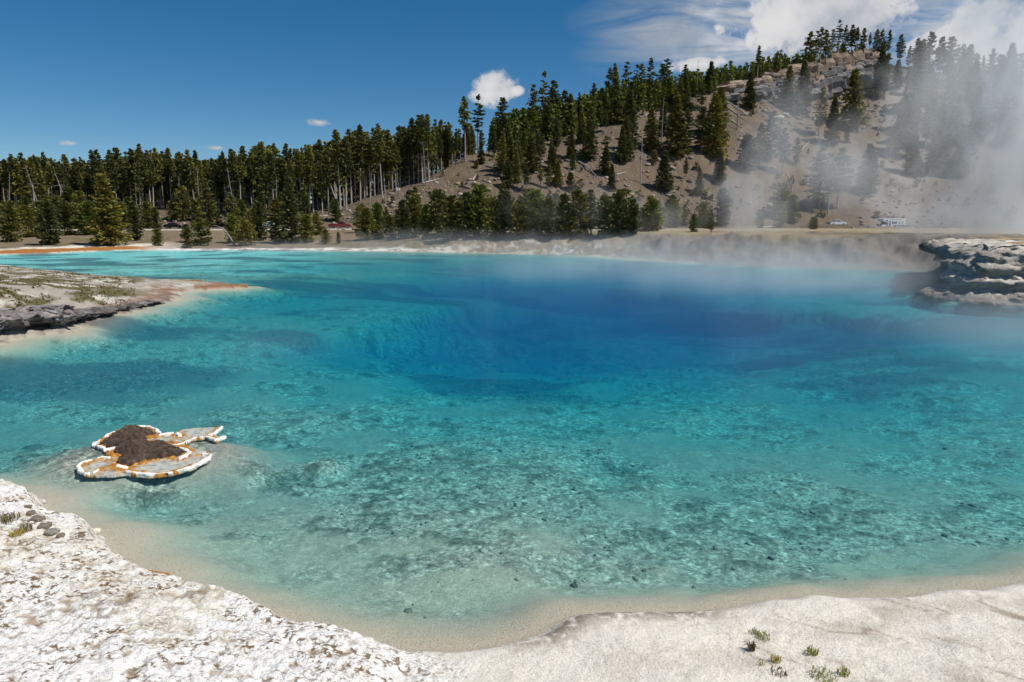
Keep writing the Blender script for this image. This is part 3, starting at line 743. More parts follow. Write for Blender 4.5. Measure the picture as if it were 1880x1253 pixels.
# denser stand between the ridge and the open slope
rgs = np.random.default_rng(91); stand = []
for _ in range(34):
    p_ = rgs.uniform(880, 1330); cr_ = float(np.interp(p_, HILL[:, 0], HILL[:, 3])); b_ = cr_ + rgs.uniform(6, 75) * (1 if rgs.random() < .7 else 1.5); stand.append((p_, b_, b_ - rgs.uniform(38, 72), 'B' if rgs.random() < .5 else 'E'))
plant(stand, 'in the thick stand just below the ridge', 'thick stand of trees below the ridge')
right_ = []
for _ in range(26):
    p_ = rgs.uniform(1640, 1860); b_ = rgs.uniform(150, 310); right_.append((p_, b_, b_ - rgs.uniform(50, 85), 'B' if rgs.random() < .6 else 'E'))
plant(right_, 'in the steamy wood right of the cliff', 'steamy wood right of the cliff')
thicket = [(p_ + rgs.uniform(-8, 8), b_, b_ - rgs.uniform(28, 70), 'C' if rgs.random() < .7 else 'E') for p_, b_ in ((p_, rgs.uniform(412, 432)) for p_ in np.linspace(668, 1330, 36))]
plant(thicket, 'in the thicket at the hill foot', 'thicket of young pines at the hill foot', 100.0)
brush = [(p_, rgs.uniform(404, 440), 0, 'C') for p_ in np.linspace(-10, 640, 34)]
brush = [(p_ + rgs.uniform(-8, 8), b_, b_ - rgs.uniform(34, 62), k_) for p_, b_, _, k_ in brush if not (300 < p_ < 350 or 470 < p_ < 520 or 590 < p_ < 660) or b_ < 412]
plant(brush, 'in the brush between terrace and forest', 'young pines in the brush between terrace and forest', 100.0)

# forest wall on the left: front rows as single trees, the depth of the wood behind them as one mass
TOPS = np.array([(-300, 292), (0, 288), (60, 286), (120, 292), (200, 281), (270, 271), (340, 281), (400, 292), (450, 278), (480, 262), (520, 272), (560, 266), (600, 257), (650, 242), (680, 238), (720, 234), (760, 224), (800, 218), (835, 226), (900, 215)], float)
rgf = np.random.default_rng(5)
for i, px in enumerate(np.linspace(-45, 850, 150)):
    px = px + rgf.uniform(-4, 4); f, c, zc, _ = hill_par(np.array([(px - 940) / FPX * 200.0]), np.array([200.0]))
    y = float(c[0]) - rgf.uniform(-7, 6) + (0 if px < 640 else 3)
    x = (px - 940) / FPX * y * 1.0; a, b, _c = ray(px, 330); x = a * y / b
    tp = np.interp(px, TOPS[:, 0], TOPS[:, 1]) + rgf.uniform(-9, 32); a, b, c_ = ray(px, tp)
    H = CAM_H + c_ * y / b - gz(x, y)
    zone = 'behind the terrace of orange stain' if px < 240 else ('behind the parked dark car' if px < 460 else ('above the red pickup' if px < 700 else 'climbing the foot of the hill'))
    tree('A' if rgf.random() < .8 else 'E', x, y, H, 'lodgepole_pine', f'slender pine in the dense forest wall {zone}', f'forest wall pines {zone}', lean=(rgf.normal(0, .015), rgf.normal(0, .02)), wide=rgf.uniform(.85, 1.15))
for k_, px in enumerate(np.linspace(20, 790, 14)):
    px = px + rgf.uniform(-15, 15); f, c, zc, _ = hill_par(np.array([(px - 940) / FPX * 200.0]), np.array([200.0])); y = float(c[0]) - rgf.uniform(5, 9); a, b, _c = ray(px, 330)
    tree('D', a * y / b, y, rgf.uniform(8, 15), 'dead_tree', f'bare pale dead tree at the front of the forest, {NTH[k_ + 1]} from left', 'dead trees at the front of the forest', lean=(rgf.normal(0, .08), rgf.normal(0, .12)))
def mass(name, pts, variants, label, mat_leaf, seed, cat='forest'):
    """a wood that reads as one mass: many light trees in one mesh"""
    rg = np.random.default_rng(seed); Vs, Fs, Cs, n = [], [], [], 0
    prep = [(a[0].arrays(), a[1].arrays()) for a in variants]
    for (x, y, z, H) in pts:
        (tv, tf, tc), (cv, cf, cc) = prep[rg.integers(len(prep))]
        hh = tv[:, 2].max(); s = H / hh; a = rg.uniform(0, 6.28); R_ = np.array([[math.cos(a), -math.sin(a), 0], [math.sin(a), math.cos(a), 0], [0, 0, 1]])
        br = rg.uniform(.75, 1.25)
        for (v, f, c) in ((tv, tf, tc), (cv, cf, cc)):
            Vs.append(v @ R_.T * s + (x, y, z)); Fs.append(f + n); Cs.append(c * br); n += len(v)
    me = np_mesh(name, np.concatenate(Vs), np.concatenate(Fs), False); col_attr(me, 'Col', np.concatenate(Cs)); me.materials.append(mat_leaf)
    return stuff(obj(name, me), label, cat)
bgv = [conifer(300 + i, 18, (.35, .06, .2)[i], 2.2, 11, 5, 3, .25, .1, 1.1, DK if i else OL, stubs=0, shape='spike') for i in range(3)]
pts = []
for i in range(620):
    px = rgf.uniform(-200, 870); f, c, zc, _ = hill_par(np.array([(px - 940) / FPX * 200.0]), np.array([200.0]))
    y = float(c[0]) + 5 + 60 * rgf.random() ** 1.4; a, b, _c = ray(px, 300); x = a * y / b
    tp = np.interp(px, TOPS[:, 0], TOPS[:, 1]) + rgf.uniform(3, 30); a, b, c_ = ray(px, tp)
    z = gz(x, y); H = CAM_H + c_ * y / b - z
    if H > 5: pts.append((x, y, z - .1, min(H, 30)))
for i in range(330):
    px = rgf.uniform(-200, 840); f, c, zc, _ = hill_par(np.array([(px - 940) / FPX * 200.0]), np.array([200.0]))
    y = float(c[0]) + rgf.uniform(14, 60); a, b, _c = ray(px, 330); x = a * y / b; pts.append((x, y, gz(x, y) - 2.5, rgf.uniform(6.5, 11)))
mass('forest', pts, bgv, 'deep dark pine forest filling in behind the front trees', M_NEEDLE, 3)
scr = [conifer(340 + i, 2.0, .02, .95, 5, 5, 2, .0, .1, .55, (OL, (.13, .10, .05), DK)[i], stubs=0, shape='round') for i in range(3)]
pts = []
for i in range(520):
    h = hit(rgf.uniform(700, 1860), rgf.uniform(130, 415), 170.0, 380.0)
    if h: pts.append((h[0], h[1], h[2] - .05, .7 + 2.0 * rgf.random() ** 2))
tufts = []
for i in range(1700):
    h = hit(rgf.uniform(-30, 250), rgf.uniform(492, 566), 22.0, 60.0)
    if h and h[2] > .25 and fbm(np.array([h[0] * .9]), np.array([h[1] * .5]), o=2, s=111)[0] > -.35: tufts.append((h[0], h[1], h[2] - .02, .03 + .07 * rgf.random() ** 2))
mass('moss', tufts, scr, 'olive moss and low grass growing over the left spit', M_NEEDLE, 8, 'moss')
mass('scrub', pts, scr, 'low scattered scrub dotting the brown hill slope', M_NEEDLE, 6, 'scrub')
yv = [conifer(320 + i, 8, .05, 1.6, 9, 5, 2, .1, .05, .75, YG, stubs=0) for i in range(3)]
pts = []
for i in range(950):
    px = rgf.uniform(900, 1580); f, c, zc, _ = hill_par(np.array([(px - 940) / FPX * 300.0]), np.array([300.0]))
    y = float(c[0]) + (rgf.uniform(-9, 34) if px < 1310 else rgf.uniform(3, 38)); a, b, _c = ray(px, 150); x = a * y / b
    z = gz(x, y); H = rgf.uniform(6.5, 10.5) * (1 if px > 1180 else 1.15)
    if px > 1440 and y < float(c[0]) + 14: continue
    pts.append((x, y, z - .1, H))
mass('young_forest', pts, yv, 'bright green young pines massed along the skyline of the ridge', M_NEEDLE, 4)
# ------------------------------------------------------------------ rock
def rock_mat(name, scale=1.2, strength=.8, dist=.15, strata=0.0):
    m, t = mat_new(name)
    c = t.n('ShaderNodeAttribute', attribute_name='Col').outputs['Color']
    p = t.n('ShaderNodeNewGeometry').outputs['Position']
    n = t.noise(t.n('ShaderNodeMapping', i_Vector=p, i_Scale=(1, 1, 1 + strata)).outputs[0], scale, 7, .65)
    n2 = t.noise(p, scale * 9, 4, .6)
    c = t.mix(1.0, c, t.ramp(n, [(.30, .55), (.5, 1.0), (.72, 1.35)]), 'MULTIPLY')
    c = t.mix(.6, c, t.mix(1.0, c, t.ramp(n2, [(.3, .6), (.7, 1.3)]), 'MULTIPLY'))
    b = t.n('ShaderNodeBump', i_Strength=strength, i_Distance=dist, i_Height=t.math('ADD', n, t.math('MULTIPLY', n2, .25)))
    d = t.n('ShaderNodeBsdfPrincipled', i_Base_Color=c, i_Roughness=.92, i_Normal=b.outputs[0]); d.inputs['Specular IOR Level'].default_value = .2
    t.n('ShaderNodeOutputMaterial', i_Surface=d.outputs[0])
    return m
M_SINTER = rock_mat('grey sinter rock', 1.1, .9, .25, 2.0)
M_CLIFF = rock_mat('rhyolite cliff', .35, .9, .8, 1.0)
M_STONE = rock_mat('loose stone', 3.0, .6, .1)

def rock_face(name, path, prof, colours, amp, freq, seed, along=160, up=46, edge=None, prof2=None, turn=None):
    """layered bank of rock swept along a shoreline; profile = (distance towards the land, height)"""
    path = np.asarray(path, float); seg = np.r_[0, np.cumsum(np.hypot(*np.diff(path, axis=0).T))]
    s = np.linspace(0, seg[-1], along); X = np.interp(s, seg, path[:, 0]); Y = np.interp(s, seg, path[:, 1])
    k = np.ones(9) / 9; Xs = np.convolve(np.pad(X, 4, 'edge'), k, 'valid'); Ys = np.convolve(np.pad(Y, 4, 'edge'), k, 'valid')
    tx = np.gradient(Xs); ty = np.gradient(Ys); l = np.hypot(tx, ty); nx, ny = ty / l, -tx / l
    prof = np.asarray(prof, float); ps = np.r_[0, np.cumsum(np.hypot(*np.diff(prof, axis=0).T))]; q = np.linspace(0, ps[-1], up)
    po = np.interp(q, ps, prof[:, 0]); pz = np.interp(q, ps, prof[:, 1])
    sc = np.ones(along) if edge is None else np.interp(s / s[-1], *zip(*edge))
    if prof2 is not None:                      # second profile, taken up along the path
        p2 = np.asarray(prof2, float); s2 = np.r_[0, np.cumsum(np.hypot(*np.diff(p2, axis=0).T))]; q2 = np.linspace(0, s2[-1], up); k2 = np.interp(s / s[-1], *zip(*turn))[:, None]
        po = po[None, :] * (1 - k2) + np.interp(q2, s2, p2[:, 0])[None, :] * k2; pz_ = pz[None, :] * (1 - k2) + np.interp(q2, s2, p2[:, 1])[None, :] * k2
    else: po = po[None, :]; pz_ = pz[None, :] * np.ones((along, 1))
    O = po * np.ones((along, 1)); Z = pz_ * np.where(pz_ > 0, sc[:, None], 1)
    VX = Xs[:, None] + nx[:, None] * O; VY = Ys[:, None] + ny[:, None] * O
    n_a = fbm(VX * freq, VY * freq, Z * freq * 1.6, 5, seed, .55); n_b = fbm(VX * .7, VY * .7, Z * 1.3, 4, seed + 7)
    led = np.sin(Z * 7 + n_b * 3) * .5
    n_a = n_a * .6 + .55 * (.45 - np.abs(fbm(VX * freq * 1.9 + 5, VY * freq * 1.9, Z * freq * 2.6, 4, seed + 11)) * 1.8)
    push = amp * (n_a * 1.6 + n_b * .7 + led * .09)
    VX = VX - nx[:, None] * push; VY = VY - ny[:, None] * push; Z = Z + amp * .45 * fbm(VX * freq * 1.3, VY * freq * 1.3, Z, 4, seed + 3) * (pz_ > .3)
    V = np.stack([VX, VY, Z], -1).reshape(-1, 3)
    me = np_mesh(name, V, grid_faces(along, up)[:, ::-1])
    c = np.zeros((along, up, 3)); c[:] = colours[0]
    m1 = sstep(n_a + .5 * n_b, -.05, .3)[..., None]; c = c + (np.array(colours[1]) - c) * m1
    m2 = (sstep(Z, .9, .1) * sstep(n_b, -.6, .1))[..., None]; c = c + (np.array(colours[2]) - c) * m2
    m3 = (sstep(q, ps[-1] * .62, ps[-1] * .75)[None, :] * np.ones((along, 1)))[..., None]; c = c + (np.array(colours[3]) - c) * m3
    if prof2 is not None:                      # shadow of the hollow, painted nearly black into the rock colour
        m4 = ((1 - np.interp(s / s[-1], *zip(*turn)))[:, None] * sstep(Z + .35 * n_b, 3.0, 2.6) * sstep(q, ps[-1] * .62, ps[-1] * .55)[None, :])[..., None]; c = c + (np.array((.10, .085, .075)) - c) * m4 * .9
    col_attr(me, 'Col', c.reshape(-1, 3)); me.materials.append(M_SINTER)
    return obj(name, me)
P2 = lambda pts: [on_level(*p)[:2] for p in pts]
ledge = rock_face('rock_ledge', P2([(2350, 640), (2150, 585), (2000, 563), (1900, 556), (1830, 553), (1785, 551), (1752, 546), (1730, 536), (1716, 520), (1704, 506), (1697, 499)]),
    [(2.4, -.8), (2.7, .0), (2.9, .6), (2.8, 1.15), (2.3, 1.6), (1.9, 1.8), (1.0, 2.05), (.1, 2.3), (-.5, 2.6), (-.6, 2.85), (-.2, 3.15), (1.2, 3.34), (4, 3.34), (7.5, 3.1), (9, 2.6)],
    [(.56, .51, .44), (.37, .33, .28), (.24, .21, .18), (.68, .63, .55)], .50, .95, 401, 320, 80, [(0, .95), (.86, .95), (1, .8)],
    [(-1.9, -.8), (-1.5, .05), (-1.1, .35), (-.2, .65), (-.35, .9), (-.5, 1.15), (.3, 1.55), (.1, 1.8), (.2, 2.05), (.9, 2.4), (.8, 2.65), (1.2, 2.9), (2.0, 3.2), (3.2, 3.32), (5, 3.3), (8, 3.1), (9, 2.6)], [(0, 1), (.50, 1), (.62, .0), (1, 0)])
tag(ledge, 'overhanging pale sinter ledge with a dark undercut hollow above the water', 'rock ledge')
cave = rock_face('rock_bank', P2([(-420, 735), (-150, 662), (-40, 640), (0, 631), (30, 622), (70, 613), (128, 611), (142, 603), (172, 589), (225, 575), (300, 557)][::-1]),
    [(.2, -.5), (.5, .05), (.75, .35), (.25, .62), (.0, .95), (.15, 1.2), (.6, 1.42), (1.2, 1.45), (1.9, 1.2), (2.6, .6)],
    [(.34, .305, .29), (.20, .175, .165), (.115, .10, .095), (.44, .37, .34)], .42, 2.1, 421, 300, 70, [(0, .08), (.2, .20), (.3, .32), (.38, .50), (.5, .72), (1, .80)])
tag(cave, 'dark grey eroded rock bank hollowed out at the water of the mossy spit', 'rock bank')

def boulder(seed, sub=2, rough=.3, sq=(1, 1, .7)):
    bm = bmesh.new(); bmesh.ops.create_icosphere(bm, subdivisions=sub, radius=1)
    V = np.array([v.co[:] for v in bm.verts]); F = np.array([[v.index for v in f.verts] for f in bm.faces]); bm.free()
    d = 1 + rough * fbm(V[:, 0] * 1.2 + seed, V[:, 1] * 1.2, V[:, 2] * 1.2, 3, seed) + .12 * fbm(V[:, 0] * 4, V[:, 1] * 4 + seed, V[:, 2] * 4, 2, seed)
    cut = np.clip(V * d[:, None], -.72, .72)
    return cut * np.array(sq), F
def bmesh_rock(name, seed, col, mat=M_STONE, sub=3, rough=.35, sq=(1, 1, .7)):
    V, F = boulder(seed, sub, rough, sq); me = np_mesh(name, V, F); col_attr(me, 'Col', np.broadcast_to(col, (len(V), 3))); me.materials.append(mat); return me
def scatter_rocks(name, spots, label, seed, cols):
    rg = np.random.default_rng(seed); vs_ = [boulder(seed + i, 1, .35) for i in range(5)]; V, F, C, n = [], [], [], 0
    for (x, y, z, s) in spots:
        v, f = vs_[rg.integers(5)]; a = rg.uniform(0, 6.28); Rm = np.array([[math.cos(a), -math.sin(a), 0], [math.sin(a), math.cos(a), 0], [0, 0, 1]])
        V.append((v * rg.uniform(.6, 1.3, 3)) @ Rm.T * s + (x, y, z)); F.append(f + n); n += len(v)
        C.append(np.broadcast_to(np.array(cols[rg.integers(len(cols))]) * rg.uniform(.75, 1.2), v.shape))
    me = np_mesh(name, np.concatenate(V), np.concatenate(F), False); col_attr(me, 'Col', np.concatenate(C)); me.materials.append(M_STONE)
    return stuff(obj(name, me), label, 'rubble')
rgr = np.random.default_rng(77)
spots = []
def strew(n, px0, px1, py0, py1, s0, s1, ylo=170.0):
    for _ in range(n):
        h = hit(rgr.uniform(px0, px1), rgr.uniform(py0, py1), ylo, 380.0)
        if h: spots.append((h[0], h[1], h[2] + .1, s0 + (s1 - s0) * rgr.random() ** 2.2))
strew(230, 690, 900, 330, 405, .35, 1.3); strew(130, 600, 700, 385, 425, .25, .9); strew(200, 900, 1150, 270, 380, .3, 1.1)
strew(230, 1150, 1440, 180, 400, .35, 1.3); strew(300, 1400, 1620, 150, 240, .5, 2.0); strew(260, 1560, 1760, 200, 420, .3, 1.1); strew(60, 280, 420, 395, 415, .25, .8)
scatter_rocks('rubble', spots, 'grey and tawny loose rubble strewn over the hill slope', 78, [(.36, .32, .28), (.30, .24, .18), (.42, .38, .34), (.25, .21, .18), (.38, .27, .17)])

spots = []
while len(spots) < 480:
    x = rgr.uniform(-11, 13); y = rgr.uniform(5.5, 17); z = gz(x, y)
    if z > -.26 or fbm(np.array([x * .55 + 3]), np.array([y * .55]), o=3, s=105)[0] > .1: continue
    if fbm(np.array([x * .9]), np.array([y * .9]), o=2, s=131)[0] < .12 and rgr.random() < .92: continue
    spots.append((x, y, z + .005,   .015 + .055 * rgr.random() ** 3))
so = scatter_rocks('submerged_stones', spots, 'dark and pale stones lying on the bed of the shallow near water', 79, [(.17, .165, .13), (.13, .13, .105), (.50, .46, .39), (.33, .30, .24), (.22, .21, .17)])
# cliff band under the hilltop: upright blocks in two tiers
def block_mesh(seed, col):
    bm = bmesh.new(); bmesh.ops.create_cube(bm, size=1); bmesh.ops.bevel(bm, geom=bm.edges[:], offset=.025, segments=1, affect='EDGES')
    bmesh.ops.subdivide_edges(bm, edges=bm.edges[:], cuts=2, use_grid_fill=True); bm.verts.ensure_lookup_table()
    V = np.array([v.co[:] for v in bm.verts]); nrm = np.array([v.normal[:] for v in bm.verts])
    V = V + nrm * (.10 * fbm(V[:, 0] * 3 + seed, V[:, 1] * 3, V[:, 2] * 2, 4, seed) + .06 * np.sign(np.sin(V[:, 2] * 13 + seed)))[:, None]
    for v, c in zip(bm.verts, V): v.co = c
    me = bpy.data.meshes.new('rock_block'); bm.to_mesh(me); bm.free()
    g_ = fbm(V[:, 0] * 4, V[:, 1] * 4 + seed, V[:, 2] * 3, 3, seed + 3)[:, None]
    col_attr(me, 'Col', np.array(col) * (1 + .5 * g_)); me.materials.append(M_CLIFF); return me
warm = [block_mesh(500 + i, c) for i, c in enumerate([(.30, .215, .155), (.35, .26, .19), (.26, .20, .16), (.33, .225, .145)])]
cold = [block_mesh(520 + i, c) for i, c in enumerate([(.22, .205, .195), (.27, .25, .235), (.19, .18, .175)])]
cl = bpy.data.objects.new('cliff', None); COL.objects.link(cl)
cl.location = at_range(1500, 120, 330); bpy.context.view_layer.update(); inv = Vector(cl.location)
tag(cl, 'broken cliff band of reddish and grey rock columns below the hilltop pines', 'cliff')
px = 1312.0
while px < 1618:
    f, c, zc, _ = hill_par(np.array([(px - 940) / FPX * 320.0]), np.array([320.0])); c = float(c[0]); hgt = float(np.interp(px, CLIFF[0], CLIFF[1])) + 1.5
    adv = 0
    for tier in (0, 1, 2):
        if tier and hgt < 6.5: continue
        wdt = rgr.uniform(3.0, 6.5); y = c - (1.5, 4.5, 8.5)[tier] + rgr.uniform(-1.0, 1.0); a, b, _c = ray(px + rgr.uniform(-5, 5), 130); x = a * y / b
        zt = gz(x * c / y, c) + (.7, -.36 * hgt, -.68 * hgt)[tier] + rgr.uniform(-.7, .7); hh = hgt * rgr.uniform(.42, .56)
        o = obj('rock_block', (warm if tier == 0 or rgr.random() < .2 else cold)[rgr.integers(3)], None, cl, Vector((x, y, zt - hh / 2)) - inv)
        o.scale = (wdt * 1.15, rgr.uniform(5.5, 8.0), hh); o.rotation_euler = (rgr.normal(0, .06), rgr.normal(-.12, .03), rgr.uniform(-.18, .18)); adv = max(adv, wdt if tier == 0 else 0)
    px += adv * 1.7
# ------------------------------------------------------------------ the islet in the shallows
def c6(cx, cy): return on_level(80 + .2128 * cx, 740 + .2128 * cy)[:2]
def inside(poly, X, Y): return shore_sdf(X, Y, np.array(poly))
MOUND = [c6(*p) for p in [(490, 350), (600, 268), (720, 212), (820, 200), (920, 232), (955, 270), (885, 292), (905, 340), (1060, 342), (1120, 372), (1200, 405), (1210, 425), (1130, 455), (950, 475), (850, 500), (760, 535), (690, 540), (640, 510), (660, 470), (700, 445), (600, 420), (620, 385), (540, 378)]]
SHELF = [c6(*p) for p in [(300, 535), (340, 508), (500, 468), (560, 455), (520, 405), (425, 365), (500, 308), (600, 248), (700, 212), (800, 200), (900, 202), (970, 222), (1015, 268), (1150, 248), (1200, 215), (1330, 200), (1450, 195), (1535, 200), (1470, 250), (1480, 275), (1560, 290), (1490, 320), (1380, 295), (1310, 298), (1220, 345), (1280, 380),
    (1400, 400), (1450, 440), (1420, 490), (1290, 550), (1100, 605), (900, 622), (720, 602), (600, 618), (480, 618), (370, 612), (300, 570)]]
RIMS = [[(300, 560), (305, 530), (340, 510), (420, 488), (500, 470), (560, 470)], [(300, 555), (330, 590), (370, 608), (420, 600), (470, 575)], [(420, 365), (500, 310), (600, 250), (700, 215), (800, 202), (900, 204), (970, 224), (1010, 266)], [(420, 365), (500, 380), (540, 405), (610, 385)],
        [(1010, 275), (1080, 262), (1150, 250), (1180, 285)], [(1310, 297), (1220, 340), (1160, 360), (1110, 362)], [(1110, 368), (1200, 392), (1260, 425), (1220, 455), (1170, 475)], [(640, 535), (700, 560)], [(720, 592), (800, 602), (900, 614), (1000, 610), (1100, 598), (1200, 572), (1290, 545), (1370, 505), (1420, 480), (1440, 445), (1390, 435)], [(1440, 275), (1480, 262), (1535, 205)], [(1310, 296), (1400, 290), (1480, 318), (1560, 292)]]
isl = bpy.data.objects.new('rock_islet', None); COL.objects.link(isl); ctr = Vector((*c6(850, 430), 0)); isl.location = ctr
tag(isl, 'small dark rock islet ringed by white crust and orange mats in the shallows', 'rock islet')
allp = np.array(SHELF); x0, y0 = allp.min(0) - .1; x1, y1 = allp.max(0) + .1
NX, NY = 300, 300
IX, IY = np.meshgrid(np.linspace(x0, x1, NX), np.linspace(y0, y1, NY)); ix, iy = IX.ravel(), IY.ravel()
wob = .035 * fbm(ix * 7, iy * 7, o=3, s=601)
sdS = inside(SHELF, ix, iy) + wob; sdM = inside(MOUND, ix, iy) + wob * 1.3
rim_d = np.full(ix.shape, 9.0)
for pl in RIMS:
    q = np.array([c6(*p) for p in pl])
    for (ax, ay), (bx, by) in zip(q[:-1], q[1:]):
        t_ = np.clip(((ix - ax) * (bx - ax) + (iy - ay) * (by - ay)) / ((bx - ax) ** 2 + (by - ay) ** 2), 0, 1)
        rim_d = np.minimum(rim_d, np.hypot(ix - ax - t_ * (bx - ax), iy - ay - t_ * (by - ay)))
rim_d = rim_d + .06 * fbm(ix * 5, iy * 5, o=4, s=603)
def patch(name, keep, z, col, mat, bottom):
    """piece of the islet as a closed slab: its top follows z, its rim drops to the bottom"""
    idx = -np.ones(len(ix), int); F = grid_faces(NY, NX); ok = keep[F].all(1); F = F[ok]
    used = np.unique(F); idx[used] = np.arange(len(used))
    V = np.stack([ix[used] - ctr.x, iy[used] - ctr.y, z[used]], -1); F = idx[F]
    E = np.concatenate([F[:, [0, 1]], F[:, [1, 2]], F[:, [2, 3]], F[:, [3, 0]]]); key = {}
    for a_, b_ in E:
        if (b_, a_) in key: del key[(b_, a_)]
        else: key[(a_, b_)] = 1
    ring = sorted({i for e in key for i in e}); low = {i: len(V) + k for k, i in enumerate(ring)}
    Vl = V[ring].copy(); Vl[:, 2] = bottom
    F2 = np.array([(b_, a_, low[a_], low[b_]) for a_, b_ in key], int)
    me = np_mesh(name, np.concatenate([V, Vl]), np.concatenate([F, F2])); cc = np.concatenate([col[used], col[used][ring]])
    col_attr(me, 'Col', cc); me.materials.append(mat); return obj(name, me, None, isl)
nI = fbm(ix * 9, iy * 9, o=4, s=605); nJ = fbm(ix * 24, iy * 24, o=3, s=607)
M_CRUST = rock_mat('islet crust', 9, .5, .02)
colS = np.zeros((len(ix), 3)); colS[:] = (.46, .44, .385)
om = sstep(rim_d, .24, .07) * sstep(nI, -.35, .05) + sstep(sdM, .30, .06) * sstep(nI + .3, -.2, .2)
omz = np.clip(om, 0, 1)[:, None] * sstep(ix, x1 - .02, x1 - .35)[:, None]
colS = colS + (np.array((.42, .19, .03)) * (1 + .5 * nJ[:, None]) - colS) * omz
patch('shelf', sdS < 0, -.035 + .006 * nI + .036 * omz[:, 0] * sstep(nI, -.3, .3), colS, M_CRUST, -.07)
patch('white_crust', (rim_d < .032) & (sdS < .06), .002 + .016 * sstep(rim_d, .034, .005) + .004 * nJ, np.broadcast_to((.80, .77, .72), (len(ix), 3)) * (1 + .10 * nI[:, None]), M_CRUST, -.045)
colM = np.array((.060, .043, .033)) * (1 + .8 * nI[:, None]) + np.array((.05, .03, .018)) * sstep(nJ, .1, .5)[:, None]
patch('dark_rock', sdM < 0, .015 + .05 * sstep(-sdM, 0, .10) + .035 * sstep(-sdM, .1, .35) + .05 * nI * sstep(-sdM, 0, .1) + .022 * nJ, colM, M_CRUST, -.75)

# ------------------------------------------------------------------ road and vehicles
def simple(name, col, rough=.6, metal=0.0, coat=0.0):
    m, t = mat_new(name)
    p = t.n('ShaderNodeTexCoord').outputs['Object']; n = t.noise(p, 6, 4, .6)
    c = t.mix(1.0, (*col, 1), t.ramp(n, [(.3, .88), (.7, 1.08)]), 'MULTIPLY')
    b = t.n('ShaderNodeBsdfPrincipled', i_Base_Color=c, i_Roughness=rough, i_Metallic=metal); b.inputs['Coat Weight'].default_value = coat
    t.n('ShaderNodeOutputMaterial', i_Surface=b.outputs[0]); return m
def road_y(px): return float(np.interp(px, HILL[:, 0], HILL[:, 1])) - 6.5
pxs = np.linspace(-900, 2300, 240); V = []; prof = [(-5.6, .0), (-3.9, .16), (-3.7, .22), (0, .26), (3.7, .22), (3.9, .16), (5.6, .0)]
for p in pxs:
    yc = road_y(p); a, b, _c = ray(p, 420); x = a * yc / b; zc_ = np.mean([gz(x, yc + d) for d in (-3, 0, 3)])
    for d, h in prof: V.append((x, yc + d, zc_ + h + .05 if abs(d) < 5 else zc_ - .4))
rme = np_mesh('road', V, grid_faces(len(pxs), len(prof))[:, ::-1])
sh = np.zeros((len(V), 3)); sh[:] = (.085, .08, .075); sh.reshape(len(pxs), len(prof), 3)[:, [0, 1, 5, 6]] = (.42, .37, .30); col_attr(rme, 'Col', sh)
struct(obj('road', rme, M_STONE))
ROADZ = {}
def on_road(px, off=0.0):
    yc = road_y(px) + off; a, b, _c = ray(px, 420); x = a * yc / b
    return Vector((x, yc, np.mean([gz(x, road_y(px) + d) for d in (-3, 0, 3)]) + .29))
def road_dir(px):
    a = on_road(px - 8); b = on_road(px + 8); return math.atan2(b.y - a.y, b.x - a.x)
M_RED = simple('red car paint', (.20, .008, .014), .35, 0, .5); M_WHITE = simple('white car paint', (.74, .75, .76), .4, 0, .4); M_BLACK = simple('black car paint', (.012, .013, .016), .35, 0, .5)
M_GLASS = simple('dark car glass', (.015, .02, .024), .12); M_TYRE = simple('tyre rubber', (.018, .018, .018), .85); M_RIM = simple('wheel rim', (.45, .46, .48), .35, .8); M_LAMP = simple('lamp lens', (.75, .75, .7), .25); M_TAIL = simple('tail lamp', (.35, .01, .01), .3); M_STRIPE = simple('dark stripe', (.06, .085, .095), .5); M_TRIM = simple('grey trim', (.10, .10, .105), .6)
def loft(name, prof, half, mat, parent, inset=0.0, bev=.04):
    """side outline (x, z) given a width, its edges rounded; inset narrows the top"""
    bm = bmesh.new(); zmin = min(p[1] for p in prof); zmax = max(p[1] for p in prof)
    def yv(z): return half - inset * (z - zmin) / max(zmax - zmin, 1e-6)
    A = [bm.verts.new((x, -yv(z), z)) for x, z in prof]; B_ = [bm.verts.new((x, yv(z), z)) for x, z in prof]
    bm.faces.new(A); bm.faces.new(B_[::-1])
    for i in range(len(prof)):
        j = (i + 1) % len(prof); bm.faces.new((A[j], A[i], B_[i], B_[j]))
    bmesh.ops.recalc_face_normals(bm, faces=bm.faces); bmesh.ops.bevel(bm, geom=bm.edges[:], offset=bev, segments=2, affect='EDGES', clamp_overlap=True)
    me = bpy.data.meshes.new(name); bm.to_mesh(me); bm.free(); me.materials.append(mat); return obj(name, me, None, parent)
def wheel(parent, x, y, r=.38):
    def disc(nm, r0, w_, mat, par):
        bm = bmesh.new(); bmesh.ops.create_cone(bm, cap_ends=True, segments=18, radius1=r0, radius2=r0, depth=w_); bmesh.ops.bevel(bm, geom=[e for e in bm.edges if len(e.link_faces) == 2 and e.calc_face_angle(0) > 1], offset=w_ * .18, segments=2, affect='EDGES')
        bmesh.ops.rotate(bm, verts=bm.verts, matrix=Matrix.Rotation(math.pi / 2, 3, 'X')); me = bpy.data.meshes.new(nm); bm.to_mesh(me); bm.free(); me.materials.append(mat); return obj(nm, me, None, par)
    wh = bpy.data.objects.new('wheel', None); COL.objects.link(wh); wh.parent = parent; wh.location = (x, y, r)
    disc('tyre', r, .26, M_TYRE, wh); disc('rim', r * .6, .275, M_RIM, wh)
def vehicle(name, label, cat, px, face, off=0.0):
    e = bpy.data.objects.new(name, None); COL.objects.link(e); e.location = on_road(px, off); e.rotation_euler = (0, 0, road_dir(px) + (0 if face > 0 else math.pi)); tag(e, label, cat); return e
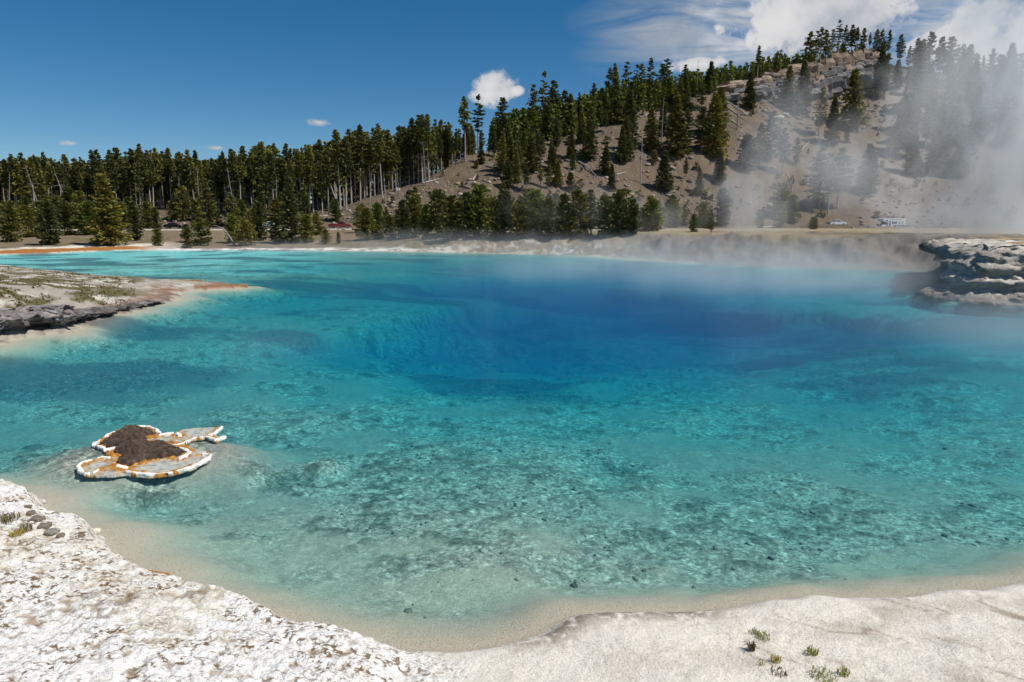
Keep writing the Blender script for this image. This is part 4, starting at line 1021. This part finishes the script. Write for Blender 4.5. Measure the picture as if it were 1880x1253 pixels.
def pickup(name, label, paint, px, face=1, off=0.0, L=5.6):
    e = vehicle(name, label, 'pickup', px, face, off); k = L / 5.6
    loft('body', [(-2.8 * k, .5), (-2.75 * k, 1.08), (-.62 * k, 1.12), (.95 * k, 1.12), (1.35 * k, 1.14), (2.55 * k, 1.02), (2.78 * k, .82), (2.78 * k, .48), (2.3 * k, .36), (-2.3 * k, .38)], .95, paint, e)
    cab = loft('cab', [(-.72 * k, 1.08), (-.62 * k, 1.62), (-.45 * k, 1.74), (.55 * k, 1.76), (.78 * k, 1.70), (1.42 * k, 1.10)], .86, paint, e, .14)
    for sy in (-1, 1):
        for a0, a1 in ((-.50, .10), (.18, .92)):
            g_ = bmesh.new(); top = min(a1, .62); vs_ = [g_.verts.new((a0 * k, sy * .84, 1.18)), g_.verts.new((a1 * k + .12, sy * .84, 1.18)), g_.verts.new((top * k, sy * .775, 1.62)), g_.verts.new((a0 * k + .05, sy * .775, 1.62))]
            fc = g_.faces.new(vs_); r_ = bmesh.ops.extrude_face_region(g_, geom=[fc]); bmesh.ops.translate(g_, verts=[v for v in r_['geom'] if isinstance(v, bmesh.types.BMVert)], vec=(0, sy * .03, 0)); bmesh.ops.recalc_face_normals(g_, faces=g_.faces)
            me = bpy.data.meshes.new('side_window'); g_.to_mesh(me); g_.free(); me.materials.append(M_GLASS); obj('side_window', me, None, cab)
    loft('windscreen', [(.80 * k, 1.66), (1.36 * k, 1.16), (1.40 * k, 1.19), (.84 * k, 1.69)], .72, M_GLASS, cab, 0, .005)
    loft('cargo_bed', [(-2.62 * k, 1.02), (-2.62 * k, 1.135), (-.80 * k, 1.135), (-.80 * k, 1.02)], .78, M_TRIM, e, 0, .01)
    loft('front_bumper', [(2.70 * k, .42), (2.70 * k, .66), (2.90 * k, .62), (2.90 * k, .44)], .93, M_RIM, e, 0, .03)
    loft('rear_bumper', [(-2.92 * k, .46), (-2.92 * k, .64), (-2.74 * k, .66), (-2.74 * k, .44)], .93, M_RIM, e, 0, .03)
    for sy in (-1, 1):
        o = loft('headlight', [(2.62 * k, .72), (2.62 * k, .92), (2.80 * k, .88), (2.80 * k, .72)], .16, M_LAMP, e, 0, .02); o.location = (0, sy * .74, 0)
        o = loft('tail_light', [(-2.82 * k, .74), (-2.82 * k, 1.02), (-2.74 * k, 1.02), (-2.74 * k, .74)], .08, M_TAIL, e, 0, .01); o.location = (0, sy * .86, 0)
        for x in (-1.75, 1.78): wheel(e, x * k, sy * .86, .40)
    return e
pickup('pickup_truck', 'dark red pickup truck on the road below the forest', M_RED, 625)
pickup('pickup_truck', 'white pickup truck half hidden behind the shoreline pines', M_WHITE, 497)
pickup('pickup_truck', 'white pickup truck parked on the road under the steamy scree', M_WHITE, 1535)
def sedan(name, label, paint, px, face=1, off=0.0):
    e = vehicle(name, label, 'car', px, face, off)
    loft('body', [(-2.25, .40), (-2.28, .85), (-1.9, .95), (1.0, .95), (2.1, .80), (2.28, .62), (2.2, .36), (-2.1, .34)], .88, paint, e)
    cab = loft('cabin', [(-1.65, .92), (-1.05, 1.38), (-.5, 1.45), (.25, 1.43), (1.1, .92)], .80, paint, e, .16)
    for sy in (-1, 1):
        g_ = bmesh.new(); vs_ = [g_.verts.new(p) for p in ((-1.3, sy * .79, .98), (.85, sy * .79, .98), (.22, sy * .685, 1.36), (-.95, sy * .685, 1.34))]; fc = g_.faces.new(vs_); r_ = bmesh.ops.extrude_face_region(g_, geom=[fc])
        bmesh.ops.translate(g_, verts=[v for v in r_['geom'] if isinstance(v, bmesh.types.BMVert)], vec=(0, sy * .03, 0)); bmesh.ops.recalc_face_normals(g_, faces=g_.faces); me = bpy.data.meshes.new('side_window'); g_.to_mesh(me); g_.free(); me.materials.append(M_GLASS); obj('side_window', me, None, cab)
        o = loft('headlight', [(2.05, .62), (2.05, .76), (2.27, .70), (2.27, .62)], .16, M_LAMP, e, 0, .02); o.location = (0, sy * .66, 0)
        for x in (-1.4, 1.42): wheel(e, x, sy * .80, .33)
    return e
sedan('parked_car', 'small black car on the road among the trees', M_BLACK, 320)
sedan('parked_car', 'white car on the road beyond the rock ledge, cut by the picture edge', M_WHITE, 1869, -1)
rv = vehicle('motorhome', 'white motorhome with dark slanting stripes and an overcab bunk', 'motorhome', 1636, -1)
hs_ = loft('coach_body', [(-4.0, .55), (-4.0, 3.05), (-3.8, 3.2), (3.55, 3.2), (3.95, 2.95), (4.0, 2.45), (3.2, 2.15), (2.25, 2.05), (2.15, .5)], 1.2, M_WHITE, rv, 0, .06)
cb = loft('cab', [(2.1, .5), (2.1, 2.1), (2.75, 2.05), (3.35, 1.35), (4.15, 1.15), (4.3, .85), (4.25, .5)], 1.0, M_WHITE, rv, .06)
def panel(name, x0, x1, z0, z1, sl, mat, par, y=1.2):
    for sy in (-1, 1):
        o = loft(name, [(x0, z0), (x1, z0), (x1 + sl, z1), (x0 + sl, z1)], .015, mat, par, 0, .004); o.location = (0, sy * (y + .012), 0)
panel('side_window', -.9, .9, 1.55, 2.2, 0, M_GLASS, hs_); panel('side_window', 2.35, 3.0, 2.35, 2.75, 0, M_GLASS, hs_); panel('stripe', -1.75, -1.4, 1.35, 2.25, -.35, M_STRIPE, hs_); panel('stripe', -2.75, -2.45, 1.35, 2.25, -.4, M_STRIPE, hs_)
panel('stripe', -3.8, .3, .75, 1.15, 0, M_STRIPE, hs_); panel('roof_stripe', -2.6, 1.4, 2.72, 2.84, 0, M_STRIPE, hs_); panel('cab_window', 2.3, 3.1, 1.35, 1.85, -.12, M_GLASS, cb, .98)
loft('windscreen', [(2.86, 1.98), (3.36, 1.38), (3.40, 1.41), (2.90, 2.01)], .85, M_GLASS, cb, 0, .005); panel('door', 1.25, 1.8, .65, 2.5, 0, M_TRIM, hs_, 1.195)
ac = loft('roof_unit', [(-.6, 3.18), (-.5, 3.42), (.4, 3.42), (.55, 3.18)], .35, M_TRIM, hs_, .05, .03)
for sy in (-1, 1):
    o = loft('headlight', [(4.14, .8), (4.14, 1.0), (4.3, .95), (4.3, .8)], .16, M_LAMP, rv, 0, .02); o.location = (0, sy * .75, 0)
    for x in (-2.3, 3.2): wheel(rv, x, sy * 1.02, .40)

# ------------------------------------------------------------------ two visitors sitting at the far terrace
def skin_person(name, label, loc, rz, shirt, skin=(.36, .22, .15), legs=(.05, .05, .07), hat=None):
    """seated figure grown as one surface from a chain of joints"""
    J = {'pel': (0, 0, .50), 'wai': (0, .02, .72), 'che': (0, .0, .98), 'nec': (0, .02, 1.16), 'hd0': (0, .03, 1.26), 'hd1': (0, .03, 1.42),
         'shL': (-.19, 0, 1.07), 'elL': (-.27, .10, .83), 'waL': (-.16, .32, .74), 'haL': (-.12, .40, .73), 'shR': (.19, 0, 1.07), 'elR': (.27, .10, .83), 'waR': (.16, .32, .74), 'haR': (.12, .40, .73),
         'hiL': (-.10, .04, .50), 'knL': (-.13, .46, .54), 'anL': (-.13, .52, .10), 'toL': (-.13, .68, .05), 'hiR': (.10, .04, .50), 'knR': (.13, .46, .54), 'anR': (.13, .52, .10), 'toR': (.13, .68, .05)}
    Rr = {'pel': .16, 'wai': .13, 'che': .155, 'nec': .055, 'hd0': .085, 'hd1': .095, 'sh': .065, 'el': .048, 'wa': .034, 'ha': .04, 'hi': .095, 'kn': .062, 'an': .042, 'to': .04}
    E = [('pel', 'wai'), ('wai', 'che'), ('che', 'nec'), ('nec', 'hd0'), ('hd0', 'hd1')]
    for s in 'LR': E += [('che', 'sh' + s), ('sh' + s, 'el' + s), ('el' + s, 'wa' + s), ('wa' + s, 'ha' + s), ('pel', 'hi' + s), ('hi' + s, 'kn' + s), ('kn' + s, 'an' + s), ('an' + s, 'to' + s)]
    ks = list(J); me = bpy.data.meshes.new('body'); me.from_pydata([J[k] for k in ks], [(ks.index(a), ks.index(b)) for a, b in E], [])
    o = obj('body', me); md = o.modifiers.new('skin', 'SKIN'); o.modifiers.new('sub', 'SUBSURF').levels = 1
    for i, k in enumerate(ks):
        r = Rr.get(k, Rr.get(k[:2], .06)); me.skin_vertices[0].data[i].radius = (r, r); me.skin_vertices[0].data[i].use_root = (k == 'pel')
    dg = bpy.context.evaluated_depsgraph_get(); m2 = bpy.data.meshes.new_from_object(o.evaluated_get(dg)); bpy.data.objects.remove(o)
    V = np.array([v.co[:] for v in m2.vertices]); c = np.zeros((len(V), 3)); c[:] = shirt
    c[(V[:, 2] > 1.19)] = skin; c[(V[:, 1] > .22) & (V[:, 2] > .66) & (V[:, 2] < .8)] = skin; c[(V[:, 2] < .62) & ~((V[:, 1] > .22) & (V[:, 2] > .66))] = legs; c[V[:, 2] < .11] = (.04, .035, .03)
    c[(V[:, 2] > 1.40) | ((V[:, 2] > 1.26) & (V[:, 1] < -.01))] = hat or (.06, .035, .02)
    col_attr(m2, 'Col', c); m2.materials.append(M_STONE2)
    o = obj(name, m2); o.location = loc; o.rotation_euler = (0, 0, rz); return tag(o, label, 'person')
M_STONE2, t = mat_new('clothing'); b_ = t.n('ShaderNodeBsdfPrincipled', i_Base_Color=t.mix(1.0, t.n('ShaderNodeAttribute', attribute_name='Col').outputs['Color'], t.ramp(t.noise(None, 30, 3), [(.3, .8), (.7, 1.15)]), 'MULTIPLY'), i_Roughness=.85); t.n('ShaderNodeOutputMaterial', i_Surface=b_.outputs[0])
for px_, sh_, ht, lb in ((187, (.02, .30, .46), (.6, .6, .6), 'person in a bright blue shirt sitting on the far terrace'), (193.5, (.42, .34, .20), None, 'person in a tan shirt sitting beside the one in blue')):
    h = hit(px_, 451.0, 100.0, 170.0) or (-82, 132, gz(-82, 132))
    skin_person('person', lb, (h[0], h[1], gz(h[0], h[1]) - .38), math.pi + .3, sh_, hat=ht)

# ------------------------------------------------------------------ fallen and leaning dead trunks
def log_between(p, q, r, name, label, group=None, nb=0, seed=0):
    p = np.array(p, float); q = np.array(q, float); g = Geo(); rg = np.random.default_rng(seed)
    m_ = (p + q) / 2 + rg.normal(0, .02, 3) * np.linalg.norm(q - p)
    base = p.copy(); limb(g, [p - base, m_ - base, q - base], [r, r * .8, r * .4], np.array((.40, .375, .34)) * rg.uniform(.8, 1.15), 7)
    for i in range(nb):
        f = rg.uniform(.3, .95); s_ = p + (q - p) * f - base; e = s_ + rg.normal(0, 1, 3) * .9; limb(g, [s_, (s_ + e) / 2 + rg.normal(0, .1, 3), e], [r * .3, r * .2, .01], (.36, .33, .30), 4)
    o = obj(name, g.mesh(name, M_DEAD, True)); o.location = base; return tag(o, label, 'log' if name == 'fallen_log' else 'dead trunk', group)
def g4(x, y): return (1300 + .3432 * x, 30 + .3432 * y)
def g3(x, y): return (850 + .3032 * x, 100 + .3032 * y)
def g2(x, y): return (450 + .2553 * x, 180 + .2553 * y)
def g1(x, y): return (.2553 * x, 180 + .2553 * y)
fallen = [(g4(70, 470), g4(215, 575)), (g4(100, 460), g4(230, 550)), (g4(120, 560), g4(180, 600)), (g4(20, 430), g4(110, 490)), (g4(800, 540), g4(806, 640)), (g4(500, 720), g4(545, 670)), (g4(420, 840), g4(450, 930)), (g4(1320, 300), g4(1440, 260)), (g4(740, 940), g4(800, 970)),
          (g3(700, 655), g3(810, 745)), (g3(140, 680), g3(225, 695)), (g3(900, 640), g3(935, 600)), (g3(930, 735), g3(990, 720)), (g3(1020, 430), g3(1090, 520)), (g3(60, 770), g3(85, 725)), (g3(1100, 380), g3(1130, 360)), (g3(640, 560), g3(720, 600)),
          (g2(515, 862), g2(650, 845)), (g2(1280, 620), g2(1400, 590)), (g2(1750, 490), g2(1850, 520)), (g2(60, 850), g2(5, 800))]
for i, (a_, b_) in enumerate(fallen):
    ha, hb = hit(*a_, 165.0), hit(*b_, 165.0)
    if not ha or not hb: continue
    where = 'below the cliff' if i < 9 else ('on the middle slope' if i < 17 else 'near the forest edge')
    k_ = (i if i < 9 else (i - 9 if i < 17 else i - 17)) + 1
    log_between((ha[0], ha[1], ha[2] + .25), (hb[0], hb[1], hb[2] + .25), .26, 'fallen_log', f'grey fallen log lying {where}, {NTH[k_]} of those there', 'fallen logs on the hill', 2, 700 + i)
leaning = [(g2(620, 712), g2(490, 588), 'long pale trunk leaning left against the forest above the road'), (g2(690, 820), g2(560, 480), 'bleached trunk leaning steeply in the forest above the red pickup'), (g1(1030, 768), g1(1065, 592), 'pale trunk leaning right inside the forest wall'),
           (g1(1700, 1058), g1(1600, 930), 'bare pale trunk leaning over the far shore'), (g1(1815, 830), g1(1745, 690), 'broken grey trunk leaning at the forest foot'), (g2(95, 770), g2(35, 680), 'short pale trunk leaning beside the road bank'), (g2(700, 790), g2(660, 740), 'splintered stump leaning among the fallen wood'), (g2(1600, 900), g2(1550, 810), 'dead grey limb rising from the bushes at the shore')]
for i, (a_, b_, lb) in enumerate(leaning):
    ha = hit(*a_, 100.0)
    if not ha: continue
    log_between((ha[0], ha[1] - .5, ha[2] - .2), at_range(*b_, ha[1] - 2.0), .22, 'leaning_trunk', lb, None, 4, 740 + i)

# ------------------------------------------------------------------ small things on the near banks
M_GRASS = foliage_mat('grass blades', (1, 1, 1))
def tuft(px, py, n, r, h, col, name, label, seed, flat=.5):
    rg = np.random.default_rng(seed); g = Geo(); x, y, _ = on_level(px, py, .3)
    for _ in range(3): z = gz(x, y); x, y, _ = on_level(px, py, z)
    for i in range(n):
        a = rg.uniform(0, 6.28); q = r * math.sqrt(rg.random()); p = np.array([q * math.cos(a), q * math.sin(a), -.01]); hh = h * rg.uniform(.5, 1.2); b = rg.uniform(0, 6.28); d = np.array([math.cos(b), math.sin(b), 0]) * hh * rg.uniform(.2, 1.0) * flat; wv_ = np.array([-math.sin(b), math.cos(b), 0]) * (.0025 + h * .018)
        m_ = p + d * .4 + (0, 0, hh * .7); e = p + d + (0, 0, hh * (1 - .4 * flat)); c = np.array(col) * rg.uniform(.6, 1.4) * np.array([rg.uniform(.85, 1.25), 1, .9])
        g.add([p - wv_, p + wv_, m_ + wv_ * .8, m_ - wv_ * .8], [(0, 1, 2, 3)], c); g.add([m_ - wv_ * .8, m_ + wv_ * .8, e + wv_ * .15, e - wv_ * .15], [(0, 1, 2, 3)], c)
    o = obj(name, g.mesh(name, M_GRASS)); o.location = (x, y, gz(x, y) + .02); return tag(o, label, 'plant')
GR = (.20, .23, .045); BR = (.16, .105, .05); YL = (.30, .27, .06)
for a_ in [(1380, 1195, 60, .03, .095, BR, 'grass_tuft', 'brown upright grass tuft on the cream sinter', 1, 1.2), (1385, 1164, 40, .06, .05, GR, 'low_plant', 'small green sprig above the brown grass tuft', 2, 1.2), (1402, 1172, 60, .07, .05, GR, 'low_plant', 'green trailing plant just above the brown grass tuft', 3, 1.2), (1490, 1202, 70, .06, .07, GR, 'low_plant', 'compact green plant alone on the cream sinter', 4, 1.0),
           (1424, 1216, 60, .05, .06, YL, 'low_plant', 'yellowish plant between the brown tuft and the green mat', 5, 1.1), (1398, 1220, 30, .04, .03, YL, 'low_plant', 'flat yellow sprig below the brown grass tuft', 6, 1.2), (1430, 1238, 50, .08, .05, BR, 'low_plant', 'reddish dry plant at the bottom edge of the sinter', 7, 1.0), (1510, 1244, 120, .12, .05, GR, 'low_plant', 'wide green mat of leaves at the bottom edge', 8, 1.2), (1548, 1240, 60, .06, .06, GR, 'low_plant', 'green leafy clump right of the wide green mat', 9, 1.1),
           (12, 958, 160, .16, .10, (.17, .145, .06), 'low_plant', 'olive brown cushion plant at the left edge of the white bank', 10, .9), (32, 984, 70, .08, .09, YL, 'grass_tuft', 'yellow green grass tuft on the white bank', 11, .7), (48, 976, 50, .07, .13, (.28, .24, .10), 'grass_tuft', 'dry straw tuft beside the yellow green one on the white bank', 12, .5)]: tuft(*a_)
def stone(px, py, s, col, label, seed, sq=(1, 1, .6)):
    x, y, _ = on_level(px, py, .2)
    for _ in range(3): z = gz(x, y); x, y, _ = on_level(px, py, max(z, 0))
    o = obj('stone', bmesh_rock('stone', seed, col, M_STONE, 3, .35, sq)); o.scale = (s, s, s); o.location = (x, y, max(gz(x, y), -.03) + s * .12); o.rotation_euler = (0, 0, seed * 1.7); return tag(o, label, 'stone')
for a_ in [(70, 956, .10, (.20, .165, .125), 'largest dark brown stone on the white bank', 801), (95, 978, .085, (.30, .28, .235), 'grey green flat stone on the white bank', 802, (1.3, 1, .4)), (82, 968, .09, (.19, .16, .13), 'brown stone between the dark and the grey stones', 803), (57, 944, .07, (.17, .14, .11), 'small dark stone above the largest stone', 804), (112, 984, .06, (.22, .17, .13), 'small brown stone right of the grey stone', 805), (52, 932, .06, (.2, .16, .12), 'uppermost small stone near the water of the white bank', 806),
           (74, 935, .055, (.18, .15, .12), 'small stone near the tip of the white bank', 807), (172, 972, .085, (.72, .64, .52), 'pale cream stone standing in the water beside the white bank', 808, (1.4, .8, .45)), (150, 985, .05, (.2, .15, .11), 'little brown stone near the water edge of the bank', 809)]: stone(*a_)
def mat_patch(px, py, pts, label, seed):
    """flat orange microbial mat lying at the water's edge"""
    q = np.array([on_level(*p, .03)[:2] for p in pts]); c = q.mean(0); bm = bmesh.new()
    n = 60; ang_ = np.linspace(0, 2 * math.pi, n, endpoint=False)
    per = np.array([np.array([np.interp(k, np.linspace(0, n, len(q) + 1), np.r_[q[:, i], q[0, i]]) for i in (0, 1)]) for k in range(n)]); per = per + .02 * np.stack([vnoise(ang_ * 4, ang_ * 0 + seed), vnoise(ang_ * 4 + 9, ang_ * 0 + seed)], -1)
    top_ = [bm.verts.new((*(p - c), .012)) for p in per]; low_ = [bm.verts.new((*(p - c) * 1.05, -.12)) for p in per]; mid = bm.verts.new((0, 0, .022))
    for i in range(n):
        j = (i + 1) % n; bm.faces.new((mid, top_[i], top_[j])); bm.faces.new((top_[i], low_[i], low_[j], top_[j]))
    bmesh.ops.recalc_face_normals(bm, faces=bm.faces); me = bpy.data.meshes.new('microbial_mat'); bm.to_mesh(me); bm.free(); col_attr(me, 'Col', np.broadcast_to((.34, .155, .03), (len(me.vertices), 3))); me.materials.append(M_CRUST)
    o = obj('microbial_mat', me); o.location = (*c, .0); return tag(o, label, 'microbial mat')
mat_patch(0, 0, [(203, 1021), (214, 1019), (222, 1028), (240, 1034), (250, 1041), (270, 1046), (285, 1050), (311, 1049), (300, 1058), (296, 1069), (288, 1064), (276, 1052), (252, 1047), (236, 1040), (216, 1030)], 'rusty orange mat winding along the edge of the white bank', 3)
mat_patch(0, 0, [(676, 1192), (690, 1188), (700, 1186), (703, 1194), (690, 1197)], 'small orange mat at the lowest bend of the near shore', 5)

# ------------------------------------------------------------------ steam
ms, t = mat_new('steam')
ms.cycles.volume_step_rate = 1.0
oc = t.n('ShaderNodeTexCoord').outputs['Object']; wp = t.n('ShaderNodeNewGeometry').outputs['Position']
rr = t.vmath('LENGTH', oc); fall = t.smooth(rr, 1.0, .05)
nz = t.noise(t.n('ShaderNodeMapping', i_Vector=wp, i_Rotation=(0, .5, 0), i_Scale=(1.25, 1, .6)).outputs[0], .15, 4, .62, 1.1)
torn = t.math('MULTIPLY', t.smooth(t.math('ADD', nz, t.math('MULTIPLY', fall, .42)), .56, .95), t.smooth(fall, 0.0, .35))
den = t.math('MULTIPLY', torn, t.n('ShaderNodeAttribute', attribute_type='OBJECT', attribute_name='density').outputs['Fac'])
pv = t.n('ShaderNodeVolumePrincipled', i_Color=(.93, .97, 1, 1), i_Density=den, i_Anisotropy=.25)
t.n('ShaderNodeOutputMaterial', i_Volume=pv.outputs[0])
bm = bmesh.new(); bmesh.ops.create_icosphere(bm, subdivisions=3, radius=1); sme = bpy.data.meshes.new('steam'); bm.to_mesh(sme); bm.free(); sme.materials.append(ms)
def steam(px, py, y, rx, ry, rz, dens, label, tilt=0.0):
    c = Vector(at_range(px, py, y)); c.z = max(c.z, .06 + rz * 0.0)
    o = obj('steam', sme); o.location = c; o.scale = (rx, ry, rz); o.rotation_euler = (0, tilt, 0); o['density'] = float(dens)
    return stuff(o, label, 'steam')
STEAM = [(1900, 320, 80, 19, 15, 21, .101, 'tall thick steam plume rising at the picture edge by the ledge', .35), (1890, 120, 82, 19, 14, 17, .084, 'upper drift of the tall steam plume', .3), (1800, 415, 76, 15, 12, 6, .060, 'steam bank spreading behind the rock ledge'),
         (1380, 385, 100, 13, 13, 10, .060, 'grey blue steam drifting in front of the hill foot', .5), (1430, 270, 104, 8, 11, 15, .060, 'thin steam column drifting up the scree', .35), (1610, 345, 98, 15, 13, 9, .041, 'low steam between the white pickup and the motorhome', .4), (1550, 310, 102, 10, 11, 13, .045, 'faint steam veil before the scree trees', .4), (1700, 210, 100, 13, 11, 19, .053, 'faint steam veil under the hilltop', .4),
         (1300, 470, 78, 40, 22, 4.2, .027, 'low mist lying along the far crater wall'), (850, 448, 98, 36, 18, 3.4, .016, 'low mist in front of the shoreline pines'), (1110, 400, 112, 24, 11, 8.0, .041, 'mist drifting among the shoreline bushes', .1), (540, 456, 108, 28, 12, 2.2, .018, 'thin mist on the far left water'),
         (1480, 510, 48, 20, 15, 3.4, .054, 'mist drifting over the blue water beside the ledge'), (1830, 610, 27, 8, 8, 2.2, .063, 'mist over the near water below the ledge'), (500, 640, 23, 4.5, 6, 1.0, .030, 'small wisp of mist over the shallow left water'), (1050, 500, 60, 20, 14, 3.0, .036, 'soft mist over the deepest blue water')]
for a_ in STEAM: steam(*a_)
